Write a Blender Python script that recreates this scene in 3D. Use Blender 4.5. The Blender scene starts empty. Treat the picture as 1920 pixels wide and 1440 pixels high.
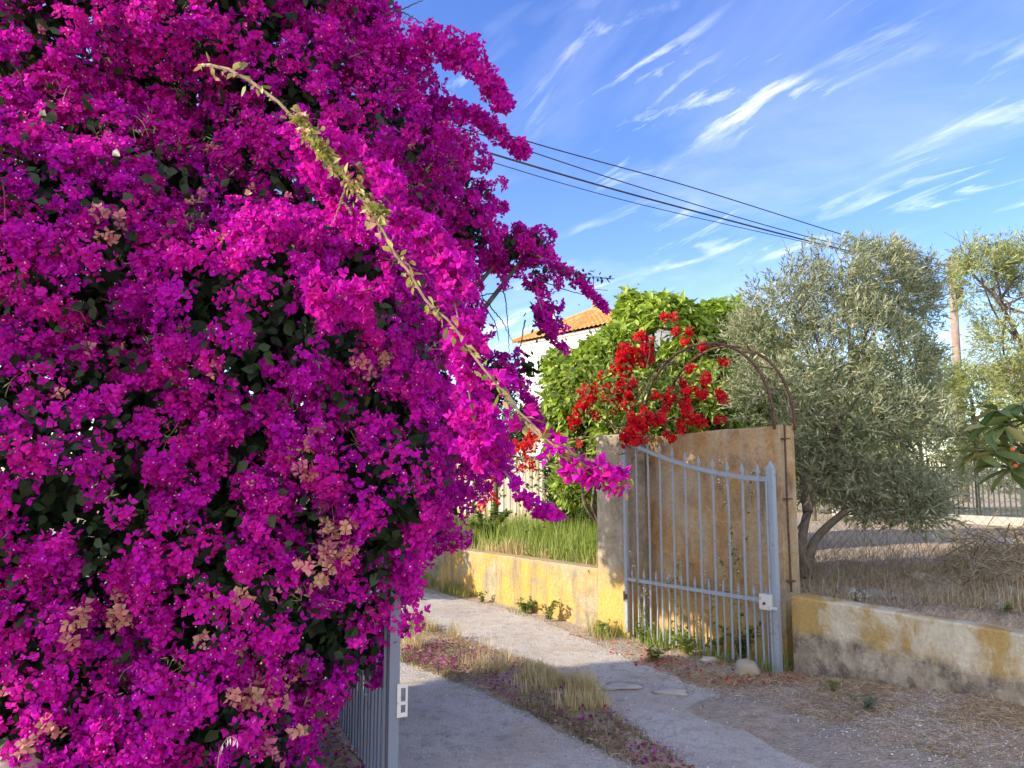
import bpy, math, random
import numpy as np
from mathutils import Vector
R = math.radians
rng = np.random.default_rng(7)
random.seed(7)
scn = bpy.context.scene
col = scn.collection

# ------------------------------------------------------------------ camera
PITCH = R(6.52); FPX = 1400.0; CAMZ = 1.6
cam_d = bpy.data.cameras.new('camera'); cam = bpy.data.objects.new('camera', cam_d); col.objects.link(cam)
cam.location = (0, 0, CAMZ); cam.rotation_euler = (R(90) + PITCH, 0, 0)
cam_d.sensor_width = 36; cam_d.lens = FPX / 1920 * 36; cam_d.clip_end = 3000; cam_d.clip_start = 0.05
scn.camera = cam
_cp, _sp = math.cos(PITCH), math.sin(PITCH)
def ray(px, py):
    a = (px - 960) / FPX; b = (720 - py) / FPX
    return np.array([a, _cp - b * _sp, _sp + b * _cp])
def U(px, py, Y):
    d = ray(px, py); k = Y / d[1]
    return np.array([d[0] * k, Y, CAMZ + d[2] * k])
def G(px, py, h=0.0):
    d = ray(px, py); k = (h - CAMZ) / d[2]
    return np.array([d[0] * k, d[1] * k, h])

# ------------------------------------------------------------------ helpers
def nrm(a):
    a = np.asarray(a, float); return a / (np.linalg.norm(a, axis=-1, keepdims=True) + 1e-9)
def tag(o, label=None, cat=None, group=None, kind=None):
    if label: o['label'] = label
    if cat: o['category'] = cat
    if group: o['group'] = group
    if kind: o['kind'] = kind
    return o
def empty(name, loc, label, cat, group=None):
    o = bpy.data.objects.new(name, None); col.objects.link(o); o.location = tuple(float(v) for v in loc)
    o.empty_display_size = .1
    return tag(o, label, cat, group)
def link(name, me, mat, parent=None, smooth=False):
    me.materials.append(mat)
    if smooth: me.polygons.foreach_set('use_smooth', [True] * len(me.polygons))
    o = bpy.data.objects.new(name, me); col.objects.link(o)
    if parent is not None:
        o.parent = parent
        o.location = tuple(-v for v in parent.location)   # meshes are written in world coordinates
    return o
def tri_mesh(name, V, F, C=None):
    V = np.ascontiguousarray(V, np.float32); F = np.ascontiguousarray(F, np.int32)
    me = bpy.data.meshes.new(name)
    me.vertices.add(len(V)); me.vertices.foreach_set('co', V.ravel())
    k = F.shape[1]
    me.loops.add(F.size); me.loops.foreach_set('vertex_index', F.ravel())
    me.polygons.add(len(F)); me.polygons.foreach_set('loop_start', np.arange(0, F.size, k, dtype=np.int32))
    if C is not None:
        at = me.attributes.new('col', 'FLOAT_COLOR', 'POINT')
        C4 = np.ones((len(V), 4), np.float32); C4[:, :3] = C
        at.data.foreach_set('color', C4.ravel())
    me.update(calc_edges=True); me.validate()
    return me
class MB:
    """collects polygons for one mesh"""
    def __init__(s): s.v = []; s.f = []
    def add(s, V, F):
        n = len(s.v); s.v += [tuple(map(float, p)) for p in V]; s.f += [tuple(i + n for i in f) for f in F]
    def box8(s, P):   # P: 4 bottom, 4 top corners
        s.add(P, [(3, 2, 1, 0), (4, 5, 6, 7), (0, 1, 5, 4), (1, 2, 6, 5), (2, 3, 7, 6), (3, 0, 4, 7)])
    def obox(s, o, ax, ay, az):  # origin corner + three edge vectors
        o, ax, ay, az = map(lambda q: np.asarray(q, float), (o, ax, ay, az))
        s.box8([o, o + ax, o + ax + ay, o + ay, o + az, o + ax + az, o + ax + ay + az, o + ay + az])
    def tube(s, pts, rad, n=6, cap=True):
        pts = np.asarray(pts, float); m = len(pts)
        rad = np.full(m, rad) if np.isscalar(rad) else np.asarray(rad, float)
        T = nrm(np.gradient(pts, axis=0)); a = np.array([0, 0, 1.0])
        if abs(T[0] @ a) > .9: a = np.array([1.0, 0, 0])
        X = nrm(np.cross(a, T[0])); V = []
        for i in range(m):
            X = nrm(X - T[i] * (X @ T[i])); Y = np.cross(T[i], X)
            for k in range(n):
                an = 2 * math.pi * k / n
                V.append(pts[i] + rad[i] * (math.cos(an) * X + math.sin(an) * Y))
        F = [(i * n + k, i * n + (k + 1) % n, (i + 1) * n + (k + 1) % n, (i + 1) * n + k) for i in range(m - 1) for k in range(n)]
        if cap: F += [tuple(range(n - 1, -1, -1)), tuple((m - 1) * n + k for k in range(n))]
        s.add(V, F)
    def build(s, name, mat, parent=None, smooth=False, bevel=0):
        me = bpy.data.meshes.new(name); me.from_pydata(s.v, [], s.f); me.update()
        o = link(name, me, mat, parent, smooth)
        if bevel:
            b = o.modifiers.new('bevel', 'BEVEL'); b.width = bevel; b.segments = 2; b.limit_method = 'ANGLE'
        return o
def spline(P, n):
    P = np.asarray(P, float); m = len(P); t = np.linspace(0, m - 1, n); out = []
    for u in t:
        i = min(int(u), m - 2); f = u - i
        p0 = P[max(i - 1, 0)]; p1 = P[i]; p2 = P[i + 1]; p3 = P[min(i + 2, m - 1)]
        out.append(.5 * ((2 * p1) + (-p0 + p2) * f + (2 * p0 - 5 * p1 + 4 * p2 - p3) * f * f + (-p0 + 3 * p1 - 3 * p2 + p3) * f ** 3))
    return np.array(out)
# value noise in numpy
_tab = np.random.default_rng(3).random((32, 32, 32))
def vnoise(P):
    P = np.asarray(P, float); i = np.floor(P).astype(int); f = P - i; f = f * f * (3 - 2 * f)
    o = 0
    for dx in (0, 1):
        for dy in (0, 1):
            for dz in (0, 1):
                w = (f[..., 0] if dx else 1 - f[..., 0]) * (f[..., 1] if dy else 1 - f[..., 1]) * (f[..., 2] if dz else 1 - f[..., 2])
                o = o + w * _tab[(i[..., 0] + dx) % 32, (i[..., 1] + dy) % 32, (i[..., 2] + dz) % 32]
    return o
def n2(x, y, s=1.0, o=0.0):
    x = np.asarray(x, float); return vnoise(np.stack([x * s + 7.3 + o, np.asarray(y, float) * s + 3.1, np.full(x.shape, 5.5 + o)], -1))
def frames(D, spin=None):
    """rotation matrices whose third column is D"""
    D = nrm(D); N = len(D)
    a = rng.normal(size=(N, 3)); X = nrm(a - D * np.sum(a * D, 1)[:, None]); Y = np.cross(D, X)
    return np.stack([X, Y, D], 2)
def frames2(D, Nn):
    """column 0 = D (length), column 2 ~ Nn (face normal)"""
    D = nrm(D); Z = nrm(Nn - D * np.sum(Nn * D, 1)[:, None]); Y = np.cross(Z, D)
    return np.stack([D, Y, Z], 2)
def inst(name, TV, TF, Rm, P, S, C, mat, parent=None, jit=0.0, jc=0.06, smooth=False):
    """one mesh of many small leaves / stones: N placements of a template"""
    N = len(P); TV = np.asarray(TV, float); n = len(TV)
    tv = np.broadcast_to(TV, (N, n, 3))
    if jit: tv = tv + rng.normal(size=(N, n, 3)) * jit
    S = np.asarray(S, float); S = S[:, None, None] if S.ndim == 1 else S[:, None, :]
    V = np.einsum('nij,nvj->nvi', Rm, tv * S) + np.asarray(P)[:, None, :]
    TF = np.asarray(TF, int)
    F = (TF[None] + (np.arange(N) * n)[:, None, None]).reshape(-1, TF.shape[1])
    C = np.asarray(C, float)
    if C.ndim == 1: C = np.broadcast_to(C, (N, 3))
    C = np.clip(C * (1 + rng.normal(size=(N, 1)) * jc), 0.001, 1)
    Cv = np.repeat(C, n, 0)
    return link(name, tri_mesh(name, V.reshape(-1, 3), F, Cv), mat, parent, smooth)
def pick(cols, w, N):
    cols = np.asarray(cols, float); k = rng.choice(len(cols), N, p=np.asarray(w) / np.sum(w)); return cols[k]
# leaf templates (x = length, z = normal)
def leaf_t(w=.22, fold=.06, curl=-.08, seg=3):
    V = [(0, 0, 0)]; xs = np.linspace(0, 1, seg + 2)[1:-1]
    for x in xs:
        ww = w * math.sin(math.pi * x ** .8) ; z = curl * x * x * 2
        V += [(x, ww, z + fold), (x, 0, z), (x, -ww, z + fold)]
    V.append((1, 0, curl * 2)); F = []
    F += [(0, 2, 1), (0, 3, 2)]
    for i in range(len(xs) - 1):
        a = 1 + 3 * i; b = a + 3
        F += [(a, a + 1, b + 1), (a, b + 1, b), (a + 1, a + 2, b + 2), (a + 1, b + 2, b + 1)]
    a = 1 + 3 * (len(xs) - 1); e = len(V) - 1
    F += [(a, a + 1, e), (a + 1, a + 2, e)]
    return np.array(V), np.array(F)
LEAF = leaf_t(.24, .05, -.06, 2); LEAFBIG = leaf_t(.2, .05, -.12, 4); OVAL = leaf_t(.32, .05, -.05, 2)
NARROW = (np.array([(0, 0, 0), (.45, .09, .02), (.45, -.09, .02), (1, 0, -.05)]), np.array([(0, 2, 1), (1, 2, 3)]))
BLADE = (np.array([(0, .5, 0), (0, -.5, 0), (.55, .32, .04), (.55, -.32, .04), (1, 0, -.12)]), np.array([(0, 1, 2), (1, 3, 2), (2, 3, 4)]))
def flower_t():
    V = []; F = []
    for k in range(3):
        a = 2 * math.pi * k / 3; til = R(48)
        u = np.array([math.cos(a) * math.sin(til), math.sin(a) * math.sin(til), math.cos(til)])
        s = np.array([-math.sin(a), math.cos(a), 0]); n = np.cross(u, s)
        n0 = len(V)
        V += [u * 0, u * .48 + s * .42 - n * .05, u * .48 - s * .42 - n * .05, u * .5 + n * .09, u * 1.0 - n * .12]
        F += [(n0, n0 + 2, n0 + 3), (n0, n0 + 3, n0 + 1), (n0 + 3, n0 + 2, n0 + 4), (n0 + 3, n0 + 4, n0 + 1)]
    return np.array(V), np.array(F)
FLOWER = flower_t()
OCTA = (np.array([(1, 0, 0), (-1, 0, 0), (0, 1, 0), (0, -1, 0), (0, 0, 1), (0, 0, -1)], float),
        np.array([(0, 2, 4), (2, 1, 4), (1, 3, 4), (3, 0, 4), (2, 0, 5), (1, 2, 5), (3, 1, 5), (0, 3, 5)]))
_p = (1 + 5 ** .5) / 2
ICO = (nrm(np.array([(-1, _p, 0), (1, _p, 0), (-1, -_p, 0), (1, -_p, 0), (0, -1, _p), (0, 1, _p), (0, -1, -_p), (0, 1, -_p), (_p, 0, -1), (_p, 0, 1), (-_p, 0, -1), (-_p, 0, 1)])),
       np.array([(0, 11, 5), (0, 5, 1), (0, 1, 7), (0, 7, 10), (0, 10, 11), (1, 5, 9), (5, 11, 4), (11, 10, 2), (10, 7, 6), (7, 1, 8), (3, 9, 4), (3, 4, 2), (3, 2, 6), (3, 6, 8), (3, 8, 9), (4, 9, 5), (2, 4, 11), (6, 2, 10), (8, 6, 7), (9, 8, 1)]))

# ------------------------------------------------------------------ materials
class NT:
    def __init__(s, name):
        s.m = bpy.data.materials.new(name); s.m.use_nodes = True; s.n = s.m.node_tree.nodes; s.l = s.m.node_tree.links
        s.b = s.n['Principled BSDF']; s.out = s.n['Material Output']
        s.tc = s.n.new('ShaderNodeTexCoord').outputs['Object']
    def noise(s, scale, detail=6, rough=.6, vec=None, dist=0):
        t = s.n.new('ShaderNodeTexNoise'); t.inputs['Scale'].default_value = scale; t.inputs['Detail'].default_value = detail
        t.inputs['Roughness'].default_value = rough; t.inputs['Distortion'].default_value = dist
        s.l.new(vec or s.tc, t.inputs['Vector']); return t.outputs['Fac']
    def voro(s, scale, feat='F1', vec=None, out='Distance'):
        t = s.n.new('ShaderNodeTexVoronoi'); t.feature = feat; t.inputs['Scale'].default_value = scale
        s.l.new(vec or s.tc, t.inputs['Vector']); return t.outputs[out]
    def mapv(s, scale=(1, 1, 1), rot=(0, 0, 0)):
        m = s.n.new('ShaderNodeMapping'); m.inputs['Scale'].default_value = scale; m.inputs['Rotation'].default_value = rot
        s.l.new(s.tc, m.inputs['Vector']); return m.outputs[0]
    def ramp(s, fac, stops):
        r = s.n.new('ShaderNodeValToRGB'); e = r.color_ramp.elements
        while len(e) < len(stops): e.new(.5)
        for k, (p, c) in enumerate(stops):
            e[k].position = p; e[k].color = (*c, 1) if hasattr(c, '__len__') else (c, c, c, 1)
        s.l.new(fac, r.inputs[0]); return r.outputs[0]
    def mix(s, fac, a, b, mode='MIX'):
        m = s.n.new('ShaderNodeMix'); m.data_type = 'RGBA'; m.blend_type = mode
        for i, v in ((0, fac), (6, a), (7, b)):
            if hasattr(v, 'is_linked') or hasattr(v, 'links'): s.l.new(v, m.inputs[i])
            elif i == 0: m.inputs[0].default_value = v
            else: m.inputs[i].default_value = (*v, 1)
        return m.outputs[2]
    def math(s, op, a, b=0.5):
        m = s.n.new('ShaderNodeMath'); m.operation = op
        for i, v in ((0, a), (1, b)):
            if hasattr(v, 'links'): s.l.new(v, m.inputs[i])
            else: m.inputs[i].default_value = v
        return m.outputs[0]
    def sep(s, v=None):
        x = s.n.new('ShaderNodeSeparateXYZ'); s.l.new(v or s.tc, x.inputs[0]); return x.outputs
    def attr(s, nm='col'):
        a = s.n.new('ShaderNodeAttribute'); a.attribute_name = nm; return a.outputs['Color']
    def bump(s, h, strength=.5, dist=.01):
        b = s.n.new('ShaderNodeBump'); b.inputs['Strength'].default_value = strength; b.inputs['Distance'].default_value = dist
        s.l.new(h, b.inputs['Height']); s.l.new(b.outputs[0], s.b.inputs['Normal']); return b.outputs[0]
    def base(s, c, rough=.8, metal=0, spec=.3):
        if hasattr(c, 'links'): s.l.new(c, s.b.inputs['Base Color'])
        else: s.b.inputs['Base Color'].default_value = (*c, 1)
        s.b.inputs['Roughness'].default_value = rough; s.b.inputs['Metallic'].default_value = metal
        s.b.inputs['Specular IOR Level'].default_value = spec
        return s.m
def leafmat(name, trans=.35, tint=(1, 1, 1), rough=.6, spec=.25):
    t = NT(name); c = t.attr(); t.base(c, rough, 0, spec)
    tr = t.n.new('ShaderNodeBsdfTranslucent'); cc = t.mix(1.0, c, tint, 'MULTIPLY'); t.l.new(cc, tr.inputs[0])
    mx = t.n.new('ShaderNodeMixShader'); mx.inputs[0].default_value = trans
    t.l.new(t.b.outputs[0], mx.inputs[1]); t.l.new(tr.outputs[0], mx.inputs[2]); t.l.new(mx.outputs[0], t.out.inputs[0])
    return t.m
M = {}
M['bract'] = leafmat('bract', .42, (1, 1, 1), .7, .1)
M['leaf'] = leafmat('leaf', .35, (1.0, 1.0, .6), .45, .35)
M['olive'] = leafmat('olive_leaf', .25, (1, 1, .7), .5, .35)
M['grass'] = leafmat('grass_blade', .4, (1, 1, .7), .6, .2)
M['straw'] = leafmat('straw', .2, (1, 1, .8), .8, .1)
def m_simple(name, c1, c2, scale=8, rough=.8, bump=.3, bd=.01, metal=0, spec=.3):
    t = NT(name); f = t.noise(scale); c = t.ramp(f, [(.3, c1), (.7, c2)]); t.bump(t.noise(scale * 6, 4), bump, bd)
    return t.base(c, rough, metal, spec)
M['bark'] = m_simple('bark', (.09, .07, .055), (.2, .16, .12), 14, .9, .8, .01)
M['twig'] = m_simple('twig', (.16, .12, .07), (.33, .26, .15), 20, .8, .4, .004)
M['greentwig'] = m_simple('green_twig', (.3, .28, .08), (.42, .33, .16), 20, .7, .3, .004)
M['darktwig'] = m_simple('dark_twig', (.05, .04, .03), (.1, .07, .05), 20, .8, .4, .004)
M['stone'] = leafmat('stone', 0.0, (1, 1, 1), .9, .2)
def m_wall(name, kind):
    """weathered render: ochre lichen, grey patches, rain streaks"""
    t = NT(name)
    big = t.noise(1.1, 8, .68, dist=.6); mid = t.noise(5, 8, .7, dist=.4); fine = t.noise(40, 5, .65)
    streak = t.noise(5, 6, .6, t.mapv((1.6, 1.6, .22)))
    z = t.sep()[2]
    if kind == 'panel':
        c = t.ramp(mid, [(.25, (.17, .10, .045)), (.5, (.37, .22, .09)), (.75, (.52, .36, .18))])
        c = t.mix(t.ramp(streak, [(.42, 0), (.68, .8)]), c, (.42, .33, .21))
        c = t.mix(t.ramp(big, [(.5, 0), (.62, .55)]), c, (.4, .36, .28))
        c = t.mix(t.ramp(t.noise(2.3, 8, .7, t.mapv((1.5, 1.5, .5))), [(.55, 0), (.68, .6)]), c, (.08, .055, .035))
        low = t.math('MULTIPLY', t.ramp(z, [(.1, 1), (.6, 0)]), t.ramp(mid, [(.35, .15), (.55, 1)]))
        c = t.mix(low, c, (.55, .36, .10))
        top = t.ramp(t.math('ADD', z, t.math('MULTIPLY', mid, .25)), [(1.97/2.5, 0), (2.03/2.5, .7)]) if False else None
    elif kind == 'ochre':
        c = t.ramp(mid, [(.3, (.18, .15, .10)), (.5, (.33, .28, .18)), (.7, (.44, .38, .27))])
        c = t.mix(t.ramp(t.noise(1.9, 9, .7, t.mapv((1, 1, .6)), .5), [(.38, 0), (.56, .85)]), c, (.53, .32, .06))
        c = t.mix(t.ramp(streak, [(.50, 0), (.64, .8)]), c, (.2, .17, .12)); c = t.mix(t.ramp(t.noise(3.3, 8, .7, dist=.8), [(.55, 0), (.62, .7)]), c, (.24, .21, .16))
        cap = t.ramp(t.math('ADD', z, t.math('MULTIPLY', mid, .2)), [(.62, 0), (.7, .8)])
        c = t.mix(cap, c, (.36, .29, .2))
    else:  # grey right wall with a pale top band and ochre patches
        band = t.ramp(t.math('ADD', z, t.math('MULTIPLY', mid, .16)), [(.40, 0), (.47, 1)])
        lowc = t.ramp(mid, [(.3, (.17, .14, .10)), (.5, (.33, .27, .19)), (.72, (.52, .44, .32))])
        lowc = t.mix(t.ramp(t.noise(7, 8, .75), [(.50, 0), (.60, .75)]), lowc, (.11, .09, .07))
        hi = t.ramp(mid, [(.3, (.44, .37, .24)), (.65, (.66, .57, .41))])
        hi = t.mix(t.ramp(t.noise(2.6, 9, .62, t.mapv((1, 1, .8)), .4), [(.46, 0), (.57, .85)]), hi, (.40, .25, .06))
        c = t.mix(band, lowc, hi)
    c = t.mix(.35, c, t.ramp(fine, [(.3, .35), (.7, .9)]), 'OVERLAY')
    t.bump(t.math('ADD', t.math('MULTIPLY', mid, 1.0), t.math('MULTIPLY', fine, .5)), .7, .02)
    return t.base(c, .92, 0, .15)
M['panel'] = m_wall('weathered_panel', 'panel'); M['ochre'] = m_wall('ochre_wall', 'ochre'); M['greywall'] = m_wall('grey_wall', 'grey')
def m_pillar():
    t = NT('pillar_render'); mid = t.noise(5, 8, .7, dist=.4); fine = t.noise(40, 5, .65); z = t.sep()[2]
    c = t.ramp(mid, [(.3, (.20, .17, .12)), (.5, (.33, .28, .2)), (.72, (.46, .40, .3))])
    c = t.mix(t.ramp(t.noise(6, 6, .6, t.mapv((1.6, 1.6, .2))), [(.5, 0), (.66, .6)]), c, (.26, .2, .12))
    zz = t.math('ADD', z, t.math('MULTIPLY', mid, .5))
    c = t.mix(t.ramp(zz, [(.62, .9), (.95, 0)]), c, (.50, .32, .085))
    c = t.mix(.35, c, t.ramp(fine, [(.3, .35), (.7, .9)]), 'OVERLAY')
    t.bump(t.math('ADD', mid, t.math('MULTIPLY', fine, .5)), .7, .02); return t.base(c, .92, 0, .15)
M['pillar'] = m_pillar()
M['brick'] = m_simple('exposed_brick', (.36, .09, .03), (.5, .16, .07), 18, .9, .6, .01)
def m_paint(name, c, chip=(.25, .2, .17)):
    t = NT(name); f = t.noise(22, 7, .7); k = t.mix(t.ramp(f, [(.58, 0), (.64, .85)]), c, chip); k = t.mix(t.ramp(t.noise(9, 6, .7, None, 1), [(.62, 0), (.7, .7)]), k, (.16, .085, .045))
    k = t.mix(t.ramp(t.noise(3, 5), [(.35, 0), (.7, .35)]), k, tuple(v * .75 for v in c)); t.bump(f, .25, .003)
    return t.base(k, .5, .0, .4)
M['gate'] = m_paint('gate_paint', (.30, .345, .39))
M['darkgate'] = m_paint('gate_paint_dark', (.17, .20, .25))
M['lock'] = m_paint('lock_plate', (.62, .60, .55))
M['rust'] = m_simple('rust', (.07, .045, .035), (.22, .12, .07), 25, .85, .6, .004, .3)
M['white'] = m_simple('whitewash', (.78, .76, .70), (.86, .84, .78), 2, .9, .3, .01)
M['black'] = m_simple('black_metal', (.02, .02, .02), (.05, .05, .05), 10, .5, .1)
M['wood'] = m_simple('pole_wood', (.22, .16, .12), (.36, .28, .21), 6, .9, .6, .01)
def m_beige():
    t = NT('ribbed_sheet'); x = t.sep(t.mapv((1, 1, 1), (0, 0, 0)))[0]
    w = t.math('SINE', t.math('MULTIPLY', x, 60)); t.bump(w, .6, .02)
    c = t.ramp(t.noise(1.2, 6, .7), [(.35, (.72, .68, .58)), (.6, (.60, .48, .30))])
    return t.base(c, .85)
M['beige'] = m_beige()
def m_roof():
    t = NT('roof_tiles')
    c = t.ramp(t.noise(4, 6, .7), [(.3, (.48, .15, .05)), (.55, (.68, .27, .09)), (.75, (.62, .38, .2))])
    t.bump(t.noise(20), .4, .02); return t.base(c, .85)
M['roof'] = m_roof()
def m_ground():
    t = NT('dirt'); a = t.noise(.8, 9, .7); b = t.noise(14, 8, .72); v = t.voro(55)
    c = t.ramp(b, [(.28, (.22, .16, .10)), (.5, (.45, .345, .23)), (.72, (.64, .53, .39))])
    c = t.mix(t.ramp(a, [(.42, 0), (.62, .7)]), c, (.34, .31, .28))
    c = t.mix(t.ramp(t.noise(60, 4, .7), [(.6, 0), (.68, .7)]), c, (.55, .5, .45))
    t.bump(t.math('ADD', b, t.math('MULTIPLY', v, .5)), .9, .03); return t.base(c, .95, 0, .1)
M['dirt'] = m_ground()
def m_road():
    t = NT('worn_concrete'); a = t.noise(.9, 9, .68, dist=.5); b = t.noise(9, 9, .75); fine = t.noise(110, 4, .8)
    c = t.ramp(a, [(.3, (.38, .345, .305)), (.5, (.50, .46, .41)), (.7, (.62, .575, .51))])
    c = t.mix(t.ramp(b, [(.50, 0), (.62, .6)]), c, (.27, .24, .21))
    c = t.mix(.55, c, t.ramp(fine, [(.3, .22), (.7, .92)]), 'OVERLAY')
    c = t.mix(t.ramp(t.noise(1.7, 8, .7, dist=1.0), [(.5, 0), (.64, .55)]), c, (.50, .41, .30))
    c = t.mix(t.ramp(t.noise(3.1, 9, .75, dist=1.5), [(.58, 0), (.66, .55)]), c, (.26, .23, .2))
    ed = t.voro(.85, 'DISTANCE_TO_EDGE', t.mapv((1, 1, 1)), 'Distance')
    c = t.mix(t.math('MULTIPLY', t.ramp(t.math('ADD', ed, t.math('MULTIPLY', b, .02)), [(.012, 1), (.02, 0)]), t.ramp(a, [(.55, 0), (.65, .6)])), c, (.14, .12, .10))
    peb = t.voro(90); t.bump(t.math('ADD', t.math('MULTIPLY', fine, .8), t.math('ADD', peb, t.math('MULTIPLY', b, 1.5))), .8, .012)
    return t.base(c, .93, 0, .15)
M['road'] = m_road()

# ------------------------------------------------------------------ layout
A = G(790, 1092); B = G(1180, 1197); Cc = G(1468, 1268)
wd = nrm(Cc - B); wn = np.array([-wd[1], wd[0], 0.0]);            # wd: along wall to the camera; wn: away from the road
if wn[0] < 0: wn = -wn
H1 = 1.95
def W(t, s, z=0.0): return B + wd * t + wn * s + np.array([0, 0, z])   # t from hinge corner, s behind wall face
LG = float(np.linalg.norm(Cc - B))
print('B', B, 'C', Cc, 'wd', wd, 'len', LG, 'A', A, 'dirAB', nrm(B - A))
RW0 = G(1480, 1115, .62); RW1 = G(1920, 1190, .62)
rd_ = nrm((RW1 - RW0) * np.array([1, 1, 0])); print('right wall', RW0, RW1, rd_)
rn_ = np.array([-rd_[1], rd_[0], 0.0]); rn_ = rn_ if rn_[0] > 0 else -rn_
ld_ = nrm((A - B) * np.array([1, 1, 0])); ln_ = np.array([-ld_[1], ld_[0], 0.]); ln_ = ln_ if ln_[0] > 0 else -ln_

def sstep(a, b, x): t = np.clip((x - a) / (b - a), 0, 1); return t * t * (3 - 2 * t)
# the wall line as a polyline: far left .. B .. panel end .. right
RWe = RW0 * np.array([1, 1, 0]); 
def behind(x, y):
    """signed distance behind the wall line (positive = garden side)"""
    p = np.stack([x, y], -1)
    d1 = (p - B[:2]) @ ln_[:2]; d2 = (p - (B + wn * .28)[:2]) @ wn[:2]; d3 = (p - RWe[:2]) @ rn_[:2]
    t = (p - B[:2]) @ wd[:2]
    return np.where(t < -.0, d1, np.where(t < LG + .05, d2, d3))
def terrain(x, y):
    x = np.asarray(x, float); y = np.asarray(y, float)
    s = behind(x, y)
    back = (.50 + .05 * n2(x, y, .9) + .02 * n2(x, y, 5)) * sstep(.02, .2, s)
    back += sstep(1.0, 6, s) * .12
    t = (np.stack([x, y], -1) - RWe[:2]) @ rd_[:2]
    b = .17 * sstep(-.1, 1.6, t) * sstep(-1.5, -.15, s) * (s < .3) + .05 * n2(x, y, 2.5) * sstep(-1.6, -.6, s) * sstep(-.6, .2, t) * (s < .1)
    left = .25 * sstep(-1.75, -2.6, x + .45 * (y - 4.2)) * (y < 8)
    return back + b + left + 0.0

xs = np.concatenate([-np.geomspace(400, 6.2, 24), np.arange(-6, 7.0, .055), np.geomspace(7.1, 400, 26)])
ys = np.concatenate([[-60, -20, -5, 0, 1, 2], np.arange(2.5, 13, .055), np.geomspace(13.2, 900, 34)])
X, Y = np.meshgrid(xs, ys); Z = terrain(X, Y)
nx, ny = len(xs), len(ys); idx = np.arange(nx * ny).reshape(ny, nx)
F = np.stack([idx[:-1, :-1], idx[:-1, 1:], idx[1:, 1:], idx[1:, :-1]], -1).reshape(-1, 4)
g = link('ground', tri_mesh('ground', np.stack([X, Y, Z], -1).reshape(-1, 3), F), M['dirt'], smooth=True); tag(g, kind='structure')

# driveway : one worn concrete sheet
rightE = [(1900, 1500), (1760, 1450), (1640, 1412), (1500, 1355), (1390, 1312), (1300, 1285), (1200, 1245), (1100, 1200), (980, 1150), (860, 1122), (760, 1106), (600, 1085)]
RE = np.array([[2.9, 1.2, 0]] + [G(*p) for p in rightE]); RE = np.vstack([RE, RE[-1] + np.array([-14, 15, 0])])
LE = np.array([[-.55, 1.0, 0], [-.6, 3.2, 0], G(690, 1450), G(622, 1340), G(560, 1250), G(480, 1180), G(400, 1130), G(300, 1095)]); LE = np.vstack([LE, LE[-1] + np.array([-14, 15, 0])])
def resamp(P, n):
    d = np.r_[0, np.cumsum(np.linalg.norm(np.diff(P, axis=0), axis=1))]; t = np.linspace(0, 1, n) ** 1.6 * d[-1]
    return np.stack([np.interp(t, d, P[:, k]) for k in range(3)], 1)
def sheet(name, L, Rr, n, m, z, amp, mat, dome=0, zf=None):
    L = resamp(L, n); Rr = resamp(Rr, n)
    jl = (n2(L[:, 0], L[:, 1], 6) - .5) * amp + (n2(L[:, 0], L[:, 1], 20) - .5) * amp * .6
    jr = (n2(Rr[:, 0], Rr[:, 1], 6, 3) - .5) * amp + (n2(Rr[:, 0], Rr[:, 1], 22, 3) - .5) * amp * .6
    D = nrm(Rr - L); L = L - D * jl[:, None]; Rr = Rr + D * jr[:, None]
    u = np.linspace(0, 1, m)[None, :, None]; P = L[:, None] * (1 - u) + Rr[:, None] * u
    P[..., 2] = z + dome * np.sin(np.pi * u[..., 0]) ** .5 * (1 + .8 * (n2(P[..., 0], P[..., 1], 9) - .5))
    i = np.arange(n * m).reshape(n, m)
    F = np.stack([i[:-1, :-1], i[:-1, 1:], i[1:, 1:], i[1:, :-1]], -1).reshape(-1, 4)
    return link(name, tri_mesh(name, P.reshape(-1, 3), F), mat, smooth=True)
tag(sheet('driveway', LE, RE, 400, 60, .006, .10, M['road']), kind='structure')
upS = [(1330, 1480), (1280, 1440), (1150, 1345), (1090, 1290), (1000, 1248), (880, 1205), (755, 1160), (600, 1120), (450, 1090)]
loS = [(1280, 1490), (1190, 1440), (1090, 1392), (1000, 1345), (880, 1290), (755, 1245), (600, 1180), (450, 1140)]
US = np.array([G(*p) for p in upS]); LS = np.array([G(*p) for p in loS])
tag(sheet('verge_strip', LS, US, 300, 24, .008, .13, M['dirt'], .035), kind='structure')

# ------------------------------------------------------------------ scatter on the ground
def inpoly(P, poly):
    x, y = P[:, 0], P[:, 1]; r = np.zeros(len(P), bool); n = len(poly)
    for i in range(n):
        x1, y1 = poly[i][:2]; x2, y2 = poly[(i + 1) % n][:2]
        c = ((y1 > y) != (y2 > y)) & (x < (x2 - x1) * (y - y1) / (y2 - y1 + 1e-12) + x1); r ^= c
    return r
def scatter(poly, N, dens=None):
    poly = np.asarray(poly)[:, :2]; lo = poly.min(0); hi = poly.max(0); out = np.zeros((0, 2))
    for _ in range(60):
        p = lo + rng.random((N * 2, 2)) * (hi - lo); p = p[inpoly(p, poly)]
        if dens is not None: p = p[rng.random(len(p)) < dens(p[:, 0], p[:, 1])]
        out = np.vstack([out, p])
        if len(out) >= N: break
    out = out[:N]; return np.c_[out, terrain(out[:, 0], out[:, 1])]
STRAW = [(.58, .43, .24), (.70, .58, .38), (.44, .30, .16), (.34, .22, .12)]
GREEN = [(.10, .17, .03), (.16, .25, .05), (.22, .30, .08), (.30, .33, .10)]
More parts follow.
